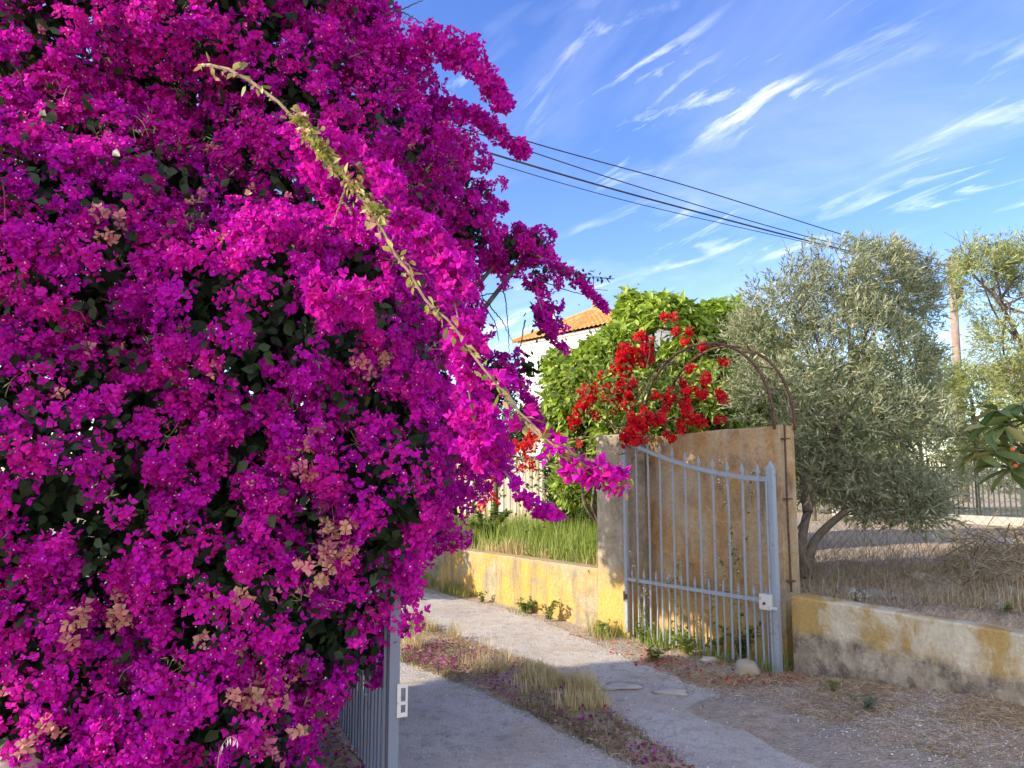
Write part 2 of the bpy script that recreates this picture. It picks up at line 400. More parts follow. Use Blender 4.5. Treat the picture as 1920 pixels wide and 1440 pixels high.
def lying(name, P, cols, ln=(.04, .12), w=.003, label=None, cat=None, up=.25):
    N = len(P); a = rng.random(N) * 2 * np.pi
    D = np.stack([np.cos(a), np.sin(a), rng.normal(size=N) * up * .5 + up * .3], 1)
    L = rng.uniform(*ln, N); Nn = np.tile([0, 0, 1.], (N, 1)) + rng.normal(size=(N, 3)) * .3
    return tag(inst(name, *BLADE, frames2(D, Nn), P + [0, 0, .008], np.stack([L, np.full(N, w), L], 1), pick(cols, [1] * len(cols), N), M['straw'], jit=.0), label, cat, kind='stuff')
def blades(name, P, cols, w, h, wd_, lean=.35, mat='grass', label=None, cat='grass', parent=None, stuff=True):
    N = len(P); a = rng.random(N) * 2 * np.pi; l = np.abs(rng.normal(size=N)) * lean; hv = .45 + .95 * n2(P[:, 0], P[:, 1], 5.5, 2)
    D = np.stack([np.cos(a) * l, np.sin(a) * l, np.ones(N)], 1)
    Nn = np.stack([np.cos(a), np.sin(a), -np.ones(N) * .2], 1) + rng.normal(size=(N, 3)) * .4
    L = rng.uniform(*h, N) * hv
    TV = np.array([(0, .5, 0), (0, -.5, 0), (.35, .45, .0), (.35, -.45, .0), (.7, .3, .07), (.7, -.3, .07), (1, 0, .24)])
    TV[:, 2] *= -1
    TF = [(0, 1, 3), (0, 3, 2), (2, 3, 5), (2, 5, 4), (4, 5, 6)]
    o = inst(name, TV, TF, frames2(D, Nn), P - [0, 0, .005], np.stack([L, np.full(N, wd_), L], 1), pick(cols, w, N), M[mat], parent, jc=.15)
    return tag(o, label, cat, kind='stuff') if stuff else o
verge = [G(1180, 1215), G(1300, 1283), G(1400, 1318), G(1500, 1357), G(1640, 1415), G(1780, 1455), [3.2, 2.4, 0], [3.9, 3.2, 0], RWe + rd_ * 2.3, RWe, Cc, B]
near_wall = lambda x, y: np.clip(.35 + .9 * (n2(x, y, 2.2) > .5), 0, 1)
lying('straw_litter', scatter(verge, 17000, near_wall), STRAW, (.02, .11), .004, 'dead straw and dry stems littering the dirt below the right wall', 'dry grass', .3)
lying('dry_litter', scatter(np.vstack([LS, US[::-1]]), 26000) + [0, 0, .03], STRAW + [(.18, .10, .08), (.25, .1, .14)], (.02, .08), .004, 'dead brown litter lying on the strip between the wheel tracks', 'litter', .3)
def stones(name, P, s, cols, label, cat='gravel', flat=.6, z=.0, stuff=True):
    N = len(P); S = rng.uniform(*s, N) * rng.uniform(.5, 1.0, N)
    Sc = np.stack([S, S * rng.uniform(.6, 1, N), S * flat], 1)
    a = rng.random(N) * 6.28; Rm = np.zeros((N, 3, 3)); Rm[:, 0, 0] = np.cos(a); Rm[:, 0, 1] = -np.sin(a); Rm[:, 1, 0] = np.sin(a); Rm[:, 1, 1] = np.cos(a); Rm[:, 2, 2] = 1
    return tag(inst(name, *ICO, Rm, P + [0, 0, z], Sc, pick(cols, [1] * len(cols), N), M['stone'], jit=.12, jc=.15), label, cat, kind='stuff')
GC = [(.42, .39, .36), (.55, .52, .48), (.32, .28, .24), (.66, .63, .58), (.26, .23, .21)]
def edge_dist(P, E):
    d = np.full(len(P), 9.)
    E = resamp(E, 300)[:, :2]
    for k in range(0, len(P), 4000): d[k:k + 4000] = np.min(np.linalg.norm(P[k:k + 4000, None, :2] - E[None], axis=2), 1)
    return d
roadpoly = np.vstack([LE[:8], RE[:13][::-1]])
pr = scatter(roadpoly, 110000); dd = np.minimum(edge_dist(pr, RE), np.minimum(edge_dist(pr, US[:, :]), edge_dist(pr, LS)))
keep = rng.random(len(pr)) < np.exp(-dd / .12) * .8 + .02
stones('gravel', pr[keep] + [0, 0, .006], (.003, .009), GC, 'loose grey gravel gathered along the edges of the wheel tracks')
stones('gravel', scatter(verge, 9000, lambda x, y: np.clip(.1 + 1.5 * (n2(x, y, 1.6, 2) - .45), .03, 1)), (.002, .0085), GC + [(.6, .57, .52)], 'pale pebbles strewn over the bare dirt under the right wall')
def petals(name, P, cols, s, label, lift=.0):
    N = len(P); Nn = np.tile([0, 0, 1.], (N, 1)) + rng.normal(size=(N, 3)) * .5; a = rng.random(N) * 6.28; P = P + np.c_[np.zeros((N, 2)), rng.uniform(0, lift, N)]
    D = np.stack([np.cos(a), np.sin(a), rng.normal(size=N) * .3], 1)
    V = np.array([(0, 0, 0), (.5, .4, .12), (.5, -.4, .12), (.5, 0, 0), (1, 0, .1)]); F = [(0, 2, 3), (0, 3, 1), (3, 2, 4), (3, 4, 1)]
    return tag(inst(name, V, F, frames2(D, Nn), P + [0, 0, .012], rng.uniform(*s, N), pick(cols, [1] * len(cols), N), M['bract'], jc=.2), label, 'petals', kind='stuff')
PUR = [(.45, .03, .38), (.32, .02, .30), (.42, .07, .16), (.42, .22, .15), (.25, .06, .10)]
strip_near = np.array([G(1330, 1480), G(1280, 1440), G(1150, 1345), G(1060, 1290), G(900, 1230), G(755, 1190), G(755, 1245), G(880, 1290), G(1000, 1345), G(1090, 1392), G(1190, 1440), G(1260, 1480)])
petals('fallen_petals', scatter(strip_near, 1900, lambda x, y: np.clip(n2(x, y, 3, 1) * 2 - .6, .05, 1)) + [0, 0, .015], PUR + [(.36, .26, .18), (.22, .12, .09)], (.015, .036), 'fallen purple bracts scattered over the grassy middle strip', lift=.05)
underb = [G(590, 1300), G(640, 1350), G(720, 1460), [-.6, 2.8, 0], [-2.2, 2.8, 0], [-2.4, 4.8, 0]]
petals('fallen_petals', scatter(underb, 3500), PUR + [(.4, .16, .1)], (.015, .035), 'deep litter of dried purple bracts under the big magenta bougainvillea')
rp = [G(1060, 1190), G(1180, 1205), G(1300, 1240), G(1480, 1262), G(1530, 1290), G(1400, 1300), G(1200, 1255), G(1080, 1195)]
petals('fallen_petals', scatter(rp, 230, lambda x, y: np.clip(n2(x, y, 4, 1) * 2 - .5, .05, 1)), [(.65, .04, .03), (.7, .10, .04), (.5, .04, .06), (.45, .18, .10)], (.02, .04), 'fallen red bracts scattered at the foot of the right gate leaf')

er = resamp(RE, 1500)[60:1100]; er = er[rng.integers(0, len(er), 12000)] + np.c_[rng.normal(size=(12000, 2)) * .06, np.full(12000, .008)]
stones('gravel', er, (.002, .007), [(.42, .34, .25), (.52, .45, .36), (.34, .28, .2), (.55, .52, .47)], 'brown grit spilled across the right edge of the driveway')
# grasses
spA = np.array([G(755, 1165), G(880, 1208), G(1000, 1250), G(1090, 1292), G(1140, 1340), G(1060, 1350), G(900, 1275), G(755, 1220)])
clumpy = lambda x, y: np.clip((n2(x, y, 2.6, 4) - .36) * 2, .0, 1) * np.clip((n2(x, y, 14, 8) - .35) * 3, 0.03, 1)
blades('dry_grass', scatter(spA, 9000, clumpy), [(.55, .43, .24), (.66, .56, .34), (.35, .32, .14)], [2, 2, 1], (.03, .22), .005, .6, 'straw', 'dry seeding grass standing in tufts along the middle strip', 'grass')
blades('grass', scatter(np.vstack([LS[1:], US[1:][::-1]]), 16000, lambda x, y: np.clip((n2(x, y, 2.2, 9) - .38) * 4, 0, 1)), [(.12, .15, .06), (.2, .22, .10), (.38, .32, .18)], [2, 2, 1], (.03, .10), .005, .6, 'grass', 'short grey green weeds between the two wheel tracks', 'grass')
bank = [W(-.45, .22), B + ld_ * .45 + ln_ * .2, A + ln_ * .2, A + ld_ * 4 + ln_ * .2, A + ld_ * 4 + ln_ * 5, W(-.8, 4), W(-.3, 1.2)]
blades('tall_grass', scatter(bank, 30000), [(.26, .36, .06), (.38, .46, .11), (.18, .27, .05), (.50, .50, .2)], [3, 3, 2, 1], (.06, .48), .008, .6, 'grass', 'lush tall green grass growing on the bank above the ochre wall', 'grass')
edgeb = [B + ld_ * .45 + ln_ * .18, A + ld_ * 3 + ln_ * .18, A + ld_ * 3 + ln_ * .5, B + ld_ * .45 + ln_ * .35]
blades('dry_grass', scatter(edgeb, 2600, clumpy), [(.60, .45, .25), (.68, .55, .34), (.45, .30, .16)], [2, 2, 1], (.10, .26), .006, .4, 'straw', 'dry blond grass along the top edge of the ochre wall', 'grass')
yard = [RWe + rn_ * .2, RWe + rd_ * 2.6 + rn_ * .2, RWe + rd_ * 2.6 + rn_ * 3.0, [7.5, 8.5, 0], [5, 9.5, 0], W(LG, 3.2), W(LG - .4, .5)]
yard = [np.array(p, float) for p in yard]
blades('dry_grass', scatter(yard, 13000, lambda x, y: np.clip(.15 + (n2(x, y, 1.5, 2) - .4) * 3, 0.05, 1)), [(.40, .31, .19), (.50, .41, .26), (.28, .22, .12), (.20, .22, .09)], [3, 3, 2, 1], (.05, .24), .005, .6, 'straw', 'dry brown grass in the yard behind the right wall', 'grass')
lying('straw_litter', scatter(yard, 9000), STRAW, (.04, .18), .005, 'flattened straw covering the yard behind the right wall', 'dry grass', .35)
wb = [B + ld_ * .0 - ln_ * .02, A - ln_ * .02, A + ld_ * 2 - ln_ * .02, A + ld_ * 2 - ln_ * .2, A - ln_ * .18, B - ln_ * .3]
blades('weeds', scatter(wb, 1500, lambda x, y: np.clip((n2(x, y, 1.8, 5) - .5) * 6, 0, 1)), [(.2, .27, .06), (.32, .33, .10), (.5, .4, .22)], [2, 2, 2], (.04, .2), .006, .5, 'grass', 'thin weeds along the foot of the ochre wall', 'weeds')
gb = [W(0, -.12), W(LG, -.1), W(LG, .2), W(0, .24)]
blades('weeds', scatter(gb, 1300, lambda x, y: np.clip((n2(x, y, 2.5, 6) - .35) * 4, 0.1, 1)), [(.2, .3, .05), (.32, .38, .12), (.5, .45, .22)], [2, 2, 1], (.04, .22), .005, .5, 'grass', 'tangled green weeds between the right gate leaf and its wall', 'weeds')

# small leafy plants (each one a thing)
def weed(px, py, h, r, label, cols=GREEN, n=120, name='weed', ls=.05, flower=None, tall=0, P=None, fl='pale flower heads'):
    b = G(px, py) if P is None else P; b[2] = terrain(b[0], b[1])
    e = empty(name, b, label, 'weed', 'weeds growing beside the driveway')
    ns = 9; mb = MB(); LP = []; LD = []
    FP = []
    for k in range(ns + tall):
        a = rng.random() * 6.28; hh = h * rng.uniform(.5, 1); rr = r * rng.uniform(.3, 1)
        if k >= ns: hh = h * rng.uniform(2.2, 5.0); rr = r * rng.uniform(.1, 1.2)
        P = spline([b, b + [math.cos(a) * rr * .4, math.sin(a) * rr * .4, hh * .6], b + [math.cos(a) * rr, math.sin(a) * rr, hh]], 6)
        mb.tube(P, np.linspace(.003, .0015, 6), 4)
        m = n // ns if k < ns else n // ns // 2
        t = rng.random(m) * .9 + .1; Q = np.stack([np.interp(t * 5, range(6), P[:, c]) for c in range(3)], 1)
        LP.append(Q); LD.append(np.c_[rng.normal(size=(m, 2)), rng.random(m) * .8])
        if flower is not None and (k >= ns or not tall): FP.append(P[-1] + rng.normal(size=(5, 3)) * .015); FP.append(P[-2] + rng.normal(size=(3, 3)) * .02)
    mb.build('stem', M['greentwig'], e)
    LP = np.vstack(LP); LD = np.vstack(LD); N = len(LP)
    inst('foliage', *LEAF, frames2(LD, np.tile([0, 0, 1.], (N, 1)) + rng.normal(size=(N, 3)) * .3), LP, rng.uniform(.5, 1.1, N) * ls, pick(cols, [1] * len(cols), N), M['leaf'], e, jit=.03)
    if flower is not None:
        FP = np.vstack(FP); fo = inst('flowers', *OCTA, frames(rng.normal(size=(len(FP), 3))), FP, rng.uniform(.004, .010, len(FP)), flower, M['bract'], e); tag(fo, kind='stuff')
    return e
WH = (.75, .75, .68)
weed(985, 1150, .16, .17, 'leafy green weed against the ochre wall, left of its tall neighbour', n=220, ls=.07)
weed(1030, 1165, .24, .17, 'bushy bright green weed at the foot of the ochre wall near the pillar', n=260, ls=.05)
weed(905, 1130, .12, .08, 'small green weed at the sunny end of the ochre wall', n=90)
weed(1205, 1205, .2, .14, 'green weed beside the hinge of the right gate leaf', n=260, ls=.05, flower=WH, tall=2)
weed(1270, 1220, .18, .16, 'leafy weed behind the left half of the right gate leaf with white flowers', n=280, ls=.05, flower=WH, tall=5, P=W(.55, .08))
weed(1330, 1235, .14, .14, 'low weed in the middle of the right gate leaf', n=200, ls=.05, flower=WH, tall=4, P=W(.9, .12))
weed(1400, 1235, .34, .2, 'tall weed with tiny white flowers behind the lock end of the gate', n=420, ls=.05, flower=WH, tall=6, P=W(1.22, .08), cols=[(.07, .13, .05), (.12, .2, .07)])
weed(1300, 1225, .2, .16, 'yellow green leafy weed growing through the lower gate bars', n=320, ls=.06, P=W(.75, -.06), cols=[(.3, .38, .08), (.38, .42, .14)])
weed(1160, 1200, .16, .12, 'light green leafy weed at the sunny foot of the pillar', n=220, ls=.06, P=W(-.2, -.12), cols=[(.3, .38, .08), (.38, .42, .14)])
weed(1225, 1240, .12, .13, 'spreading weed in the sun just in front of the gate bars', n=150)
weed(1615, 1275, .12, .07, 'small tuft with white flowers at the foot of the grey wall', n=120, ls=.03, flower=WH)
weed(1562, 1325, .09, .09, 'little green tuft alone in the straw near the road edge', n=120, ls=.03)
weed(1632, 1372, .09, .10, 'grey green round weed nearest the road edge', n=150, ls=.035, cols=[(.16, .22, .14), (.22, .28, .18)])
weed(1838, 1305, .13, .10, 'spiky green tuft against the far right of the wall', n=140, ls=.04)
weed(1900, 1335, .13, .11, 'leafy weed with white flowers at the right edge', n=200, ls=.035, flower=WH)
weed(1905, 1365, .06, .06, 'small dull green weed nearest the right edge', n=100, ls=.03)
weed(905, 990, .6, .5, 'leafy shrubby weed standing in the tall grass', n=1500, ls=.09, P=U(915, 985, 10.6))
weed(1010, 985, .3, .22, 'broad leaved weed in front of the beige sheet wall', n=220, ls=.13, P=U(1000, 985, 10.4))

# rocks
def rock(P, s, label, c=(.42, .38, .31), nm='rock', seed=1, grp=None, mat='stone'):
    r = np.random.default_rng(seed); V = ICO[0]; F = ICO[1]
    for _ in range(1):
        mid = {}; V = list(V); NF = []
        def gm(a, b):
            k = (min(a, b), max(a, b))
            if k not in mid: mid[k] = len(V); V.append(nrm(V[a] + V[b]))
            return mid[k]
        for a, b, c_ in F: x, y, z = gm(a, b), gm(b, c_), gm(c_, a); NF += [(a, x, z), (b, y, x), (c_, z, y), (x, y, z)]
        F = NF; V = np.array(V)
    q = V * .9; d = .6 + .8 * r.random(len(V)); V = V * d[:, None]
    V = V * np.array(s) + np.array(P)
    C = np.array(c)[None] * (.8 + .4 * vnoise(q * 6 + seed)[:, None])
    o = link(nm, tri_mesh(nm, V, np.array(F), C), M[mat]); return tag(o, label, 'rock', grp)
rock(G(1400, 1268) + [0, 0, .035], (.10, .07, .085), 'pale angular rock at the foot of the right gate leaf', (.38, .33, .25))
for (a_, b_, s_, l_) in ((1165, 1290, (.17, .09, .022), 'broken flat concrete slab edge sticking out of the driveway'), (1262, 1300, (.12, .07, .02), 'smaller broken slab piece beside the driveway edge')):
    rock(G(a_, b_) + [0, 0, .008], s_, l_, (.40, .37, .33), 'broken_slab', seed=int(a_))  # pieces of broken concrete slab, shaped with the rock mesh
rock(G(1330, 1240) + [0, 0, .01], (.075, .05, .03), 'flat broken stone lying behind the gate bars among red bracts', (.5, .46, .38), seed=4)
rock(U(10, 1435, 3.1), (.14, .14, .06), 'smooth pale stone at the lower left corner under the bougainvillea', (.55, .42, .34), seed=7)
rock(U(-10, 1250, 3.9) , (.16, .2, .35), 'orange brown earth block behind the left edge of the bougainvillea', (.50, .30, .16), seed=9)

# ------------------------------------------------------------------ walls
def wallseg(name, P0, d, n, L0, L1, th, h0, h1, mat, parent=None, z0=-.05, wob=.012, seg=.07):
    """rough rendered wall, finely gridded so its edges are slightly worn"""
    m = max(2, int((L1 - L0) / seg)); mb = MB(); ts = np.linspace(L0, L1, m); V = []; k = 7
    for t in ts:
        h = h0 + (h1 - h0) * (t - L0) / (L1 - L0)
        e = .014
        prof = [(0, z0), (0, z0 + (h - z0) * .35), (0, z0 + (h - z0) * .7), (0, h - e), (e, h), (th - e, h), (th, h - e), (th, z0)]
        for s, z in prof:
            p = P0 + d * t + n * s + np.array([0, 0, z])
            w = (vnoise(p * 3.1) - .5) * wob + (vnoise(p * 11) - .5) * wob * .7
            V.append(p + n * w + np.array([0, 0, w if z > .1 else 0]))
    q = 8
    F = [(i * q + j, i * q + j + 1, (i + 1) * q + j + 1, (i + 1) * q + j) for i in range(m - 1) for j in range(q - 1)]
    F += [tuple(range(q - 1, -1, -1)), tuple((m - 1) * q + j for j in range(q))]
    mb.add(V, F); return mb.build(name, mat, parent)
o = wallseg('low_wall', B, ld_, ln_, .40, 11.5, .2, .60, .40, M['ochre']); tag(o, 'low ochre and grey retaining wall running from the pillar to the far left', 'wall')
pe = empty('gate_wall', B, 'tall weathered ochre wall panel with a pillar behind the right gate leaf', 'wall')
wallseg('pillar', B, wd, wn, -.42, 0.0, .48, H1, H1 - .01, M['pillar'], pe, seg=.05)
pan = wallseg('panel', B + wn * .26, wd, wn, .003, LG - .12, .22, H1 - .03, H1 + .02, M['panel'], pe)
mb = MB(); mb.obox(W(-.035, -.006, .1), wd * .032, wn * .1, (0, 0, .32)); mb.obox(W(-.03, -.004, .5), wd * .028, wn * .1, (0, 0, .38)); mb.obox(W(-.028, -.004, 1.02), wd * .026, wn * .1, (0, 0, .2))
mb.build('exposed_brick', M['brick'], pe, bevel=.008)
o = wallseg('low_wall', RWe, rd_, rn_, .02, 4.2, .18, .62, .62, M['greywall']); tag(o, 'low grey retaining wall with ochre patches right of the gate', 'wall')
# left gate pillar
LH = G(618, 1338)
o = wallseg('gate_pillar', LH + np.array([-.12, .1, 0]), wd * -1 , wn * -1, 0, .35, .35, .9, .9, M['pillar']); tag(o, 'short brown gate pillar half hidden behind the magenta bougainvillea', 'pillar')

# ------------------------------------------------------------------ gates
def gate_leaf(hinge, d, n, L, label, mat, flip=1, lock='box'):
    e = empty('gate_leaf', hinge, label, 'gate', 'two leaves of the driveway gate')
    def P(t, s, z): return hinge + d * t + n * s + np.array([0, 0, z])
    toph = lambda t: 1.88 - .36 * (1 - (1 - t / L) ** 1.8)
    w = .035
    mb = MB(); mb.obox(P(-w / 2, -w / 2, .06), d * w, n * w, (0, 0, toph(0) - .06 + .02)); st = mb.build('stile', mat, e, bevel=.003)
    mb = MB(); mb.obox(P(L - .06, -.025, .0), d * .06, n * .05, (0, 0, toph(L) + .08)); 
    mb.obox(P(L - .0595, -.04, .0), d * .012, n * .014, (0, 0, toph(L) - .02))
    mb.add([P(L - .06, -.025, toph(L) + .082), P(L, -.025, toph(L) + .082), P(L, .025, toph(L) + .082), P(L - .06, .025, toph(L) + .082), P(L - .03, 0, toph(L) + .16)], [(0, 1, 4), (1, 2, 4), (2, 3, 4), (3, 0, 4)])
    mb.build('stile', mat, e, bevel=.003)
    # top curved rail
    mb = MB(); N = 24
    for i in range(N):
        a = .02 + (L - .085) * i / N; b = .02 + (L - .085) * (i + 1) / N
        for (s0, s1) in ((-.014, .014),):
            za, zb = toph(a), toph(b)
            mb.box8([P(a, s0, za - .018), P(b, s0, zb - .018), P(b, s1, zb - .018), P(a, s1, za - .018), P(a, s0, za + .018), P(b, s0, zb + .018), P(b, s1, zb + .018), P(a, s1, za + .018)])
    mb.build('top_rail', mat, e)
    mb = MB(); mb.obox(P(.02, -.014, .545), d * (L - .085), n * .028, (0, 0, .03)); mb.build('middle_rail', mat, e)
    def bar(t, z0, z1, r=.009):
        mb = MB(); q = .004
        wob = rng.normal() * .003
        mb.tube([P(t, 0, z0), P(t + wob, wob, (z0 + z1) / 2), P(t, 0, z1)], r, 6)
        mb.tube([P(t, 0, z1), P(t, 0, z1 + .02), P(t, 0, z1 + .075)], [r * 1.7, r * 1.5, .001], 4)
        mb.build('bar', mat, e)
    for hz in (.35, 1.5):
        mb = MB(); mb.tube([P(-.03, 0, hz), P(-.03, 0, hz + .09)], .016, 8); mb.obox(P(-.03, -.02, hz + .02), d * .05, n * .004, (0, 0, .05)); mb.build('hinge', M['rust'], e)
    nb = 11
    for i in range(1, nb):
        t = L * i / nb; bar(t, .05, toph(t) + .045, .0105)
    bar(0, 1.85, toph(0) + .04, .011)
    for i in range(nb):
        t = L * (i + .5) / nb - (.0 if i < nb - 1 else .03); bar(t, .05, .60, .008)
    if lock == 'box':
        mb = MB(); mb.obox(P(L - .14, -.06, .50), d * .1, n * .05, (0, 0, .12)); lb = mb.build('lock_box', M['lock'], e, bevel=.004)
        mb = MB(); mb.tube([P(L - .09, -.064, .55), P(L - .09, -.068, .55)], .012, 10); mb.build('keyhole', M['black'], lb)
        lb2 = [c for c in e.children if c.name.startswith('lock_box')][0]
        for c in lb2.children: c.location = (0, 0, 0)
        mb = MB(); mb.obox(P(L - .05, -.066, .515), d * .07, n * .01, (0, 0, .02)); mb.build('latch', M['lock'], e)
    else:
        mb = MB()
        # strike plate: frame with openings
        z0 = .46; w0 = .05; h0 = .15
        def bx(a, b, c, dd): mb.obox(P(L + .002, .012 + a, z0 + b), n * (c - a), d * .005, (0, 0, dd - b))
        bx(0, 0, w0, .02); bx(0, .13, w0, h0); bx(0, .0205, .018, .1295); bx(w0 - .010, .0205, w0, .1295); bx(.0185, .055, w0 - .0105, .07)
        mb.build('strike_plate', M['lock'], e)
    return e
gate_leaf(W(.01, -.03), wd, wn, LG, 'blue grey iron gate leaf with spear tips, open against the ochre wall', M['gate'])
LFree = np.array([-.545, 3.6, 0.]); ldv = nrm(LFree - LH)
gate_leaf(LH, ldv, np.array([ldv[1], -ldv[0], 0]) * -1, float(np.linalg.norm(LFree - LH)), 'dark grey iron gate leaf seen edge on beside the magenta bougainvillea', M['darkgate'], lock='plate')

# ------------------------------------------------------------------ rusty arch
e = empty('arch', W(.1, .3, H1), 'rusty iron double hoop arch standing on the ochre wall panel', 'arch')
for s in (.12, .42):
    P = []; t0 = .08; t1 = LG - .1; Rr = (t1 - t0) / 2; cx = (t0 + t1) / 2
    for a in np.linspace(math.pi, 0, 40):
        P.append(W(cx + Rr * math.cos(a), s + .05, H1 - .02 + .82 * math.sin(a) ** .85))
    mb = MB(); mb.tube(P, .013, 6); mb.build('hoop', M['rust'], e, smooth=True)
for k in np.linspace(.12, .88, 9):
    a = math.pi * (1 - k); q = [W(cx + Rr * math.cos(a), s, H1 - .02 + .82 * math.sin(a) ** .85) for s in (.17, .47)]
    mb = MB(); mb.tube(q, .006, 5); mb.build('crosspiece', M['rust'], e)
mb = MB(); mb.tube([W(LG - .09, .30, .60), W(LG - .092, .295, 1.2), W(LG - .09, .3, H1 + .02)], .009, 6)
for z in (.68, 1.35, 1.85): mb.obox(W(LG - .12, .28, z), wd * .06, wn * .05, (0, 0, .012))
mb.build('rod', M['rust'], e)

# ------------------------------------------------------------------ chain link on the right wall
mb = MB(); h = 1.15; Lf = 4.0; cell = .06; r = .0008
def CP(t, z): return RWe + rd_ * t + rn_ * .1 + np.array([0, 0, .6 + z])
for i in range(int((Lf + h) / cell)):
    for sgn in (1, -1):
        t0 = i * cell; pts = []
        for z in np.linspace(0, h, 9):
            t = (t0 - z) if sgn > 0 else (t0 - h + z)
            if .06 <= t <= Lf: pts.append(CP(t, z))
        if len(pts) > 1: mb.tube(pts, r, 3, False)
e = empty('chain_link_fence', CP(0, 0), 'thin rusty chain link fence standing on the low grey wall', 'fence')
mb.build('wire_mesh', M['rust'], e)
for t in (2.2, 4.0):
    mb = MB(); mb.tube([CP(t, -.02), CP(t, h + .05)], .018, 8); mb.build('post', M['rust'], e)

# ------------------------------------------------------------------ generic crown
def blob_surface(Bl, n, thick=.0, noise=.12, keep=None):
    """points over the outer skin of a union of balls -> positions, outward normals"""
    C = np.array([b[:3] for b in Bl]); r = np.array([b[3] for b in Bl]); w = r ** 2 / np.sum(r ** 2)
    k = rng.choice(len(Bl), int(n), p=w); d = nrm(rng.normal(size=(int(n), 3)))
    rr = r[k] * (1 + (vnoise(C[k] * 1.3 + d * 2.6 * r[k][:, None] + 9) - .5) * 2 * noise)
    P = C[k] + d * rr[:, None]
    ok = np.ones(len(P), bool)
    for j in range(len(Bl)):
        dj = np.linalg.norm(P - C[j], axis=1); ok &= (k == j) | (dj > r[j] * .94)
    return P[ok], d[ok]
def in_view(P, m=260):
    a = P[:, 1] > .3; X = P[:, 0]; Y = P[:, 1]; Z = P[:, 2] - CAMZ
    f = Y * _cp + Z * _sp; u = -Y * _sp + Z * _cp; px = 960 + FPX * X / f; py = 720 - FPX * u / f
    return a & (px > -m) & (px < 1920 + m) & (py > -m) & (py < 1440 + m)
def PB(L): return [(*U(a, b, c), r) for a, b, c, r in L]
def flower_clumps(name, P, Nn, rad, nper, s, cols, w, parent, jit=.05, up=0.0, white=.12):
    """little domes of bracts"""
    N = len(P); k = np.repeat(np.arange(N), nper); d = nrm(rng.normal(size=(len(k), 3)) + Nn[k] * 1.0 + np.array([0, 0, up]))
    rr = np.broadcast_to(rad, N)[k] * rng.uniform(.55, 1.12, len(k))
    Q = P[k] + d * rr[:, None]; D = d + rng.normal(size=d.shape) * .35
    ct = pick(cols, w, N)[k] * .55 + pick(cols, w, len(k)) * .45
    S = rng.uniform(.65, 1.2, len(k)) * s
    o = inst(name, *FLOWER, frames(D), Q, S, ct, M['bract'], parent, jit=jit, jc=.15)
    if white and N > 400:
        m = rng.random(len(k)) < white; q = Q[m] + nrm(D[m]) * (S[m] * .75)[:, None]
        inst('flower_centres', *OCTA, frames(D[m]), q, rng.uniform(.0028, .0048, m.sum()), (.8, .72, .5), M['bract'], parent)
    return o
# ------------------------------------------------------------------ big magenta bougainvillea
MAG = [(.70, .010, .46), (.54, .008, .47), (.68, .016, .34), (.42, .006, .34), (.80, .03, .52)]
MW = [4, 3, 3, 2, 1]
DEAD = [(.70, .34, .24), (.62, .22, .24), (.66, .42, .26), (.5, .12, .28)]
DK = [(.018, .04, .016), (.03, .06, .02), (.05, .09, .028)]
bush = PB([(100, 100, 4.2, 1.0), (430, 70, 4.3, .9), (590, 330, 4.4, .78), (200, 500, 3.95, .9), (545, 650, 4.0, .82), (610, 850, 4.0, .72), (200, 900, 3.85, .9),
           (500, 1060, 3.85, .70), (150, 1230, 3.75, .72), (390, 1290, 3.65, .52), (635, 1170, 3.85, .27), (470, 1420, 3.5, .26), (250, 1430, 3.5, .4),
           (-250, 300, 4.3, .75), (-230, 800, 4.1, .65), (-150, 1200, 3.9, .6), (250, -140, 4.6, .7), (-150, -100, 4.6, .7), (560, -100, 4.6, .35),
           (400, 500, 4.5, .9), (300, 900, 4.25, .8), (330, 180, 5.3, .8), (200, 330, 5.5, .55), (775, 860, 3.45, .15), (742, 935, 3.40, .13), (722, 1000, 3.4, .12), (706, 1065, 3.4, .10), (680, 950, 3.5, .24), (100, 300, 4.7, 1.0), (0, 800, 4.2, .9), (680, 60, 4.3, .12), (590, 20, 4.2, .2)])
rear = [(a, b, c, r - .05) for a, b, c, r in PB([(850, 420, 5.6, .38), (950, 470, 5.7, .2), (1000, 460, 5.7, .17), (830, 290, 5.2, .28), (925, 720, 5.6, .26), (815, 560, 5.4, .26), (850, 800, 5.2, .3), (780, 330, 5.2, .45),
           (740, 560, 5.1, .55), (740, 800, 4.7, .4), (1015, 580, 5.7, .12), (1010, 530, 5.7, .12), (1020, 600, 5.7, .12), (1025, 625, 5.7, .08), (985, 775, 5.6, .09), (990, 690, 5.6, .12), (780, 880, 4.7, .2)])] + [(-2.5, 6.15, 3.15, .62), (-2.5, 5.5, 3.2, .6), (-1.9, 6.2, 2.75, .4)]  # last three balls: unseen canopy added to shade the pillar and panel
be = empty('bougainvillea', (-1.9, 4.3, 0), 'huge magenta bougainvillea spilling over the left side of the driveway', 'bougainvillea')
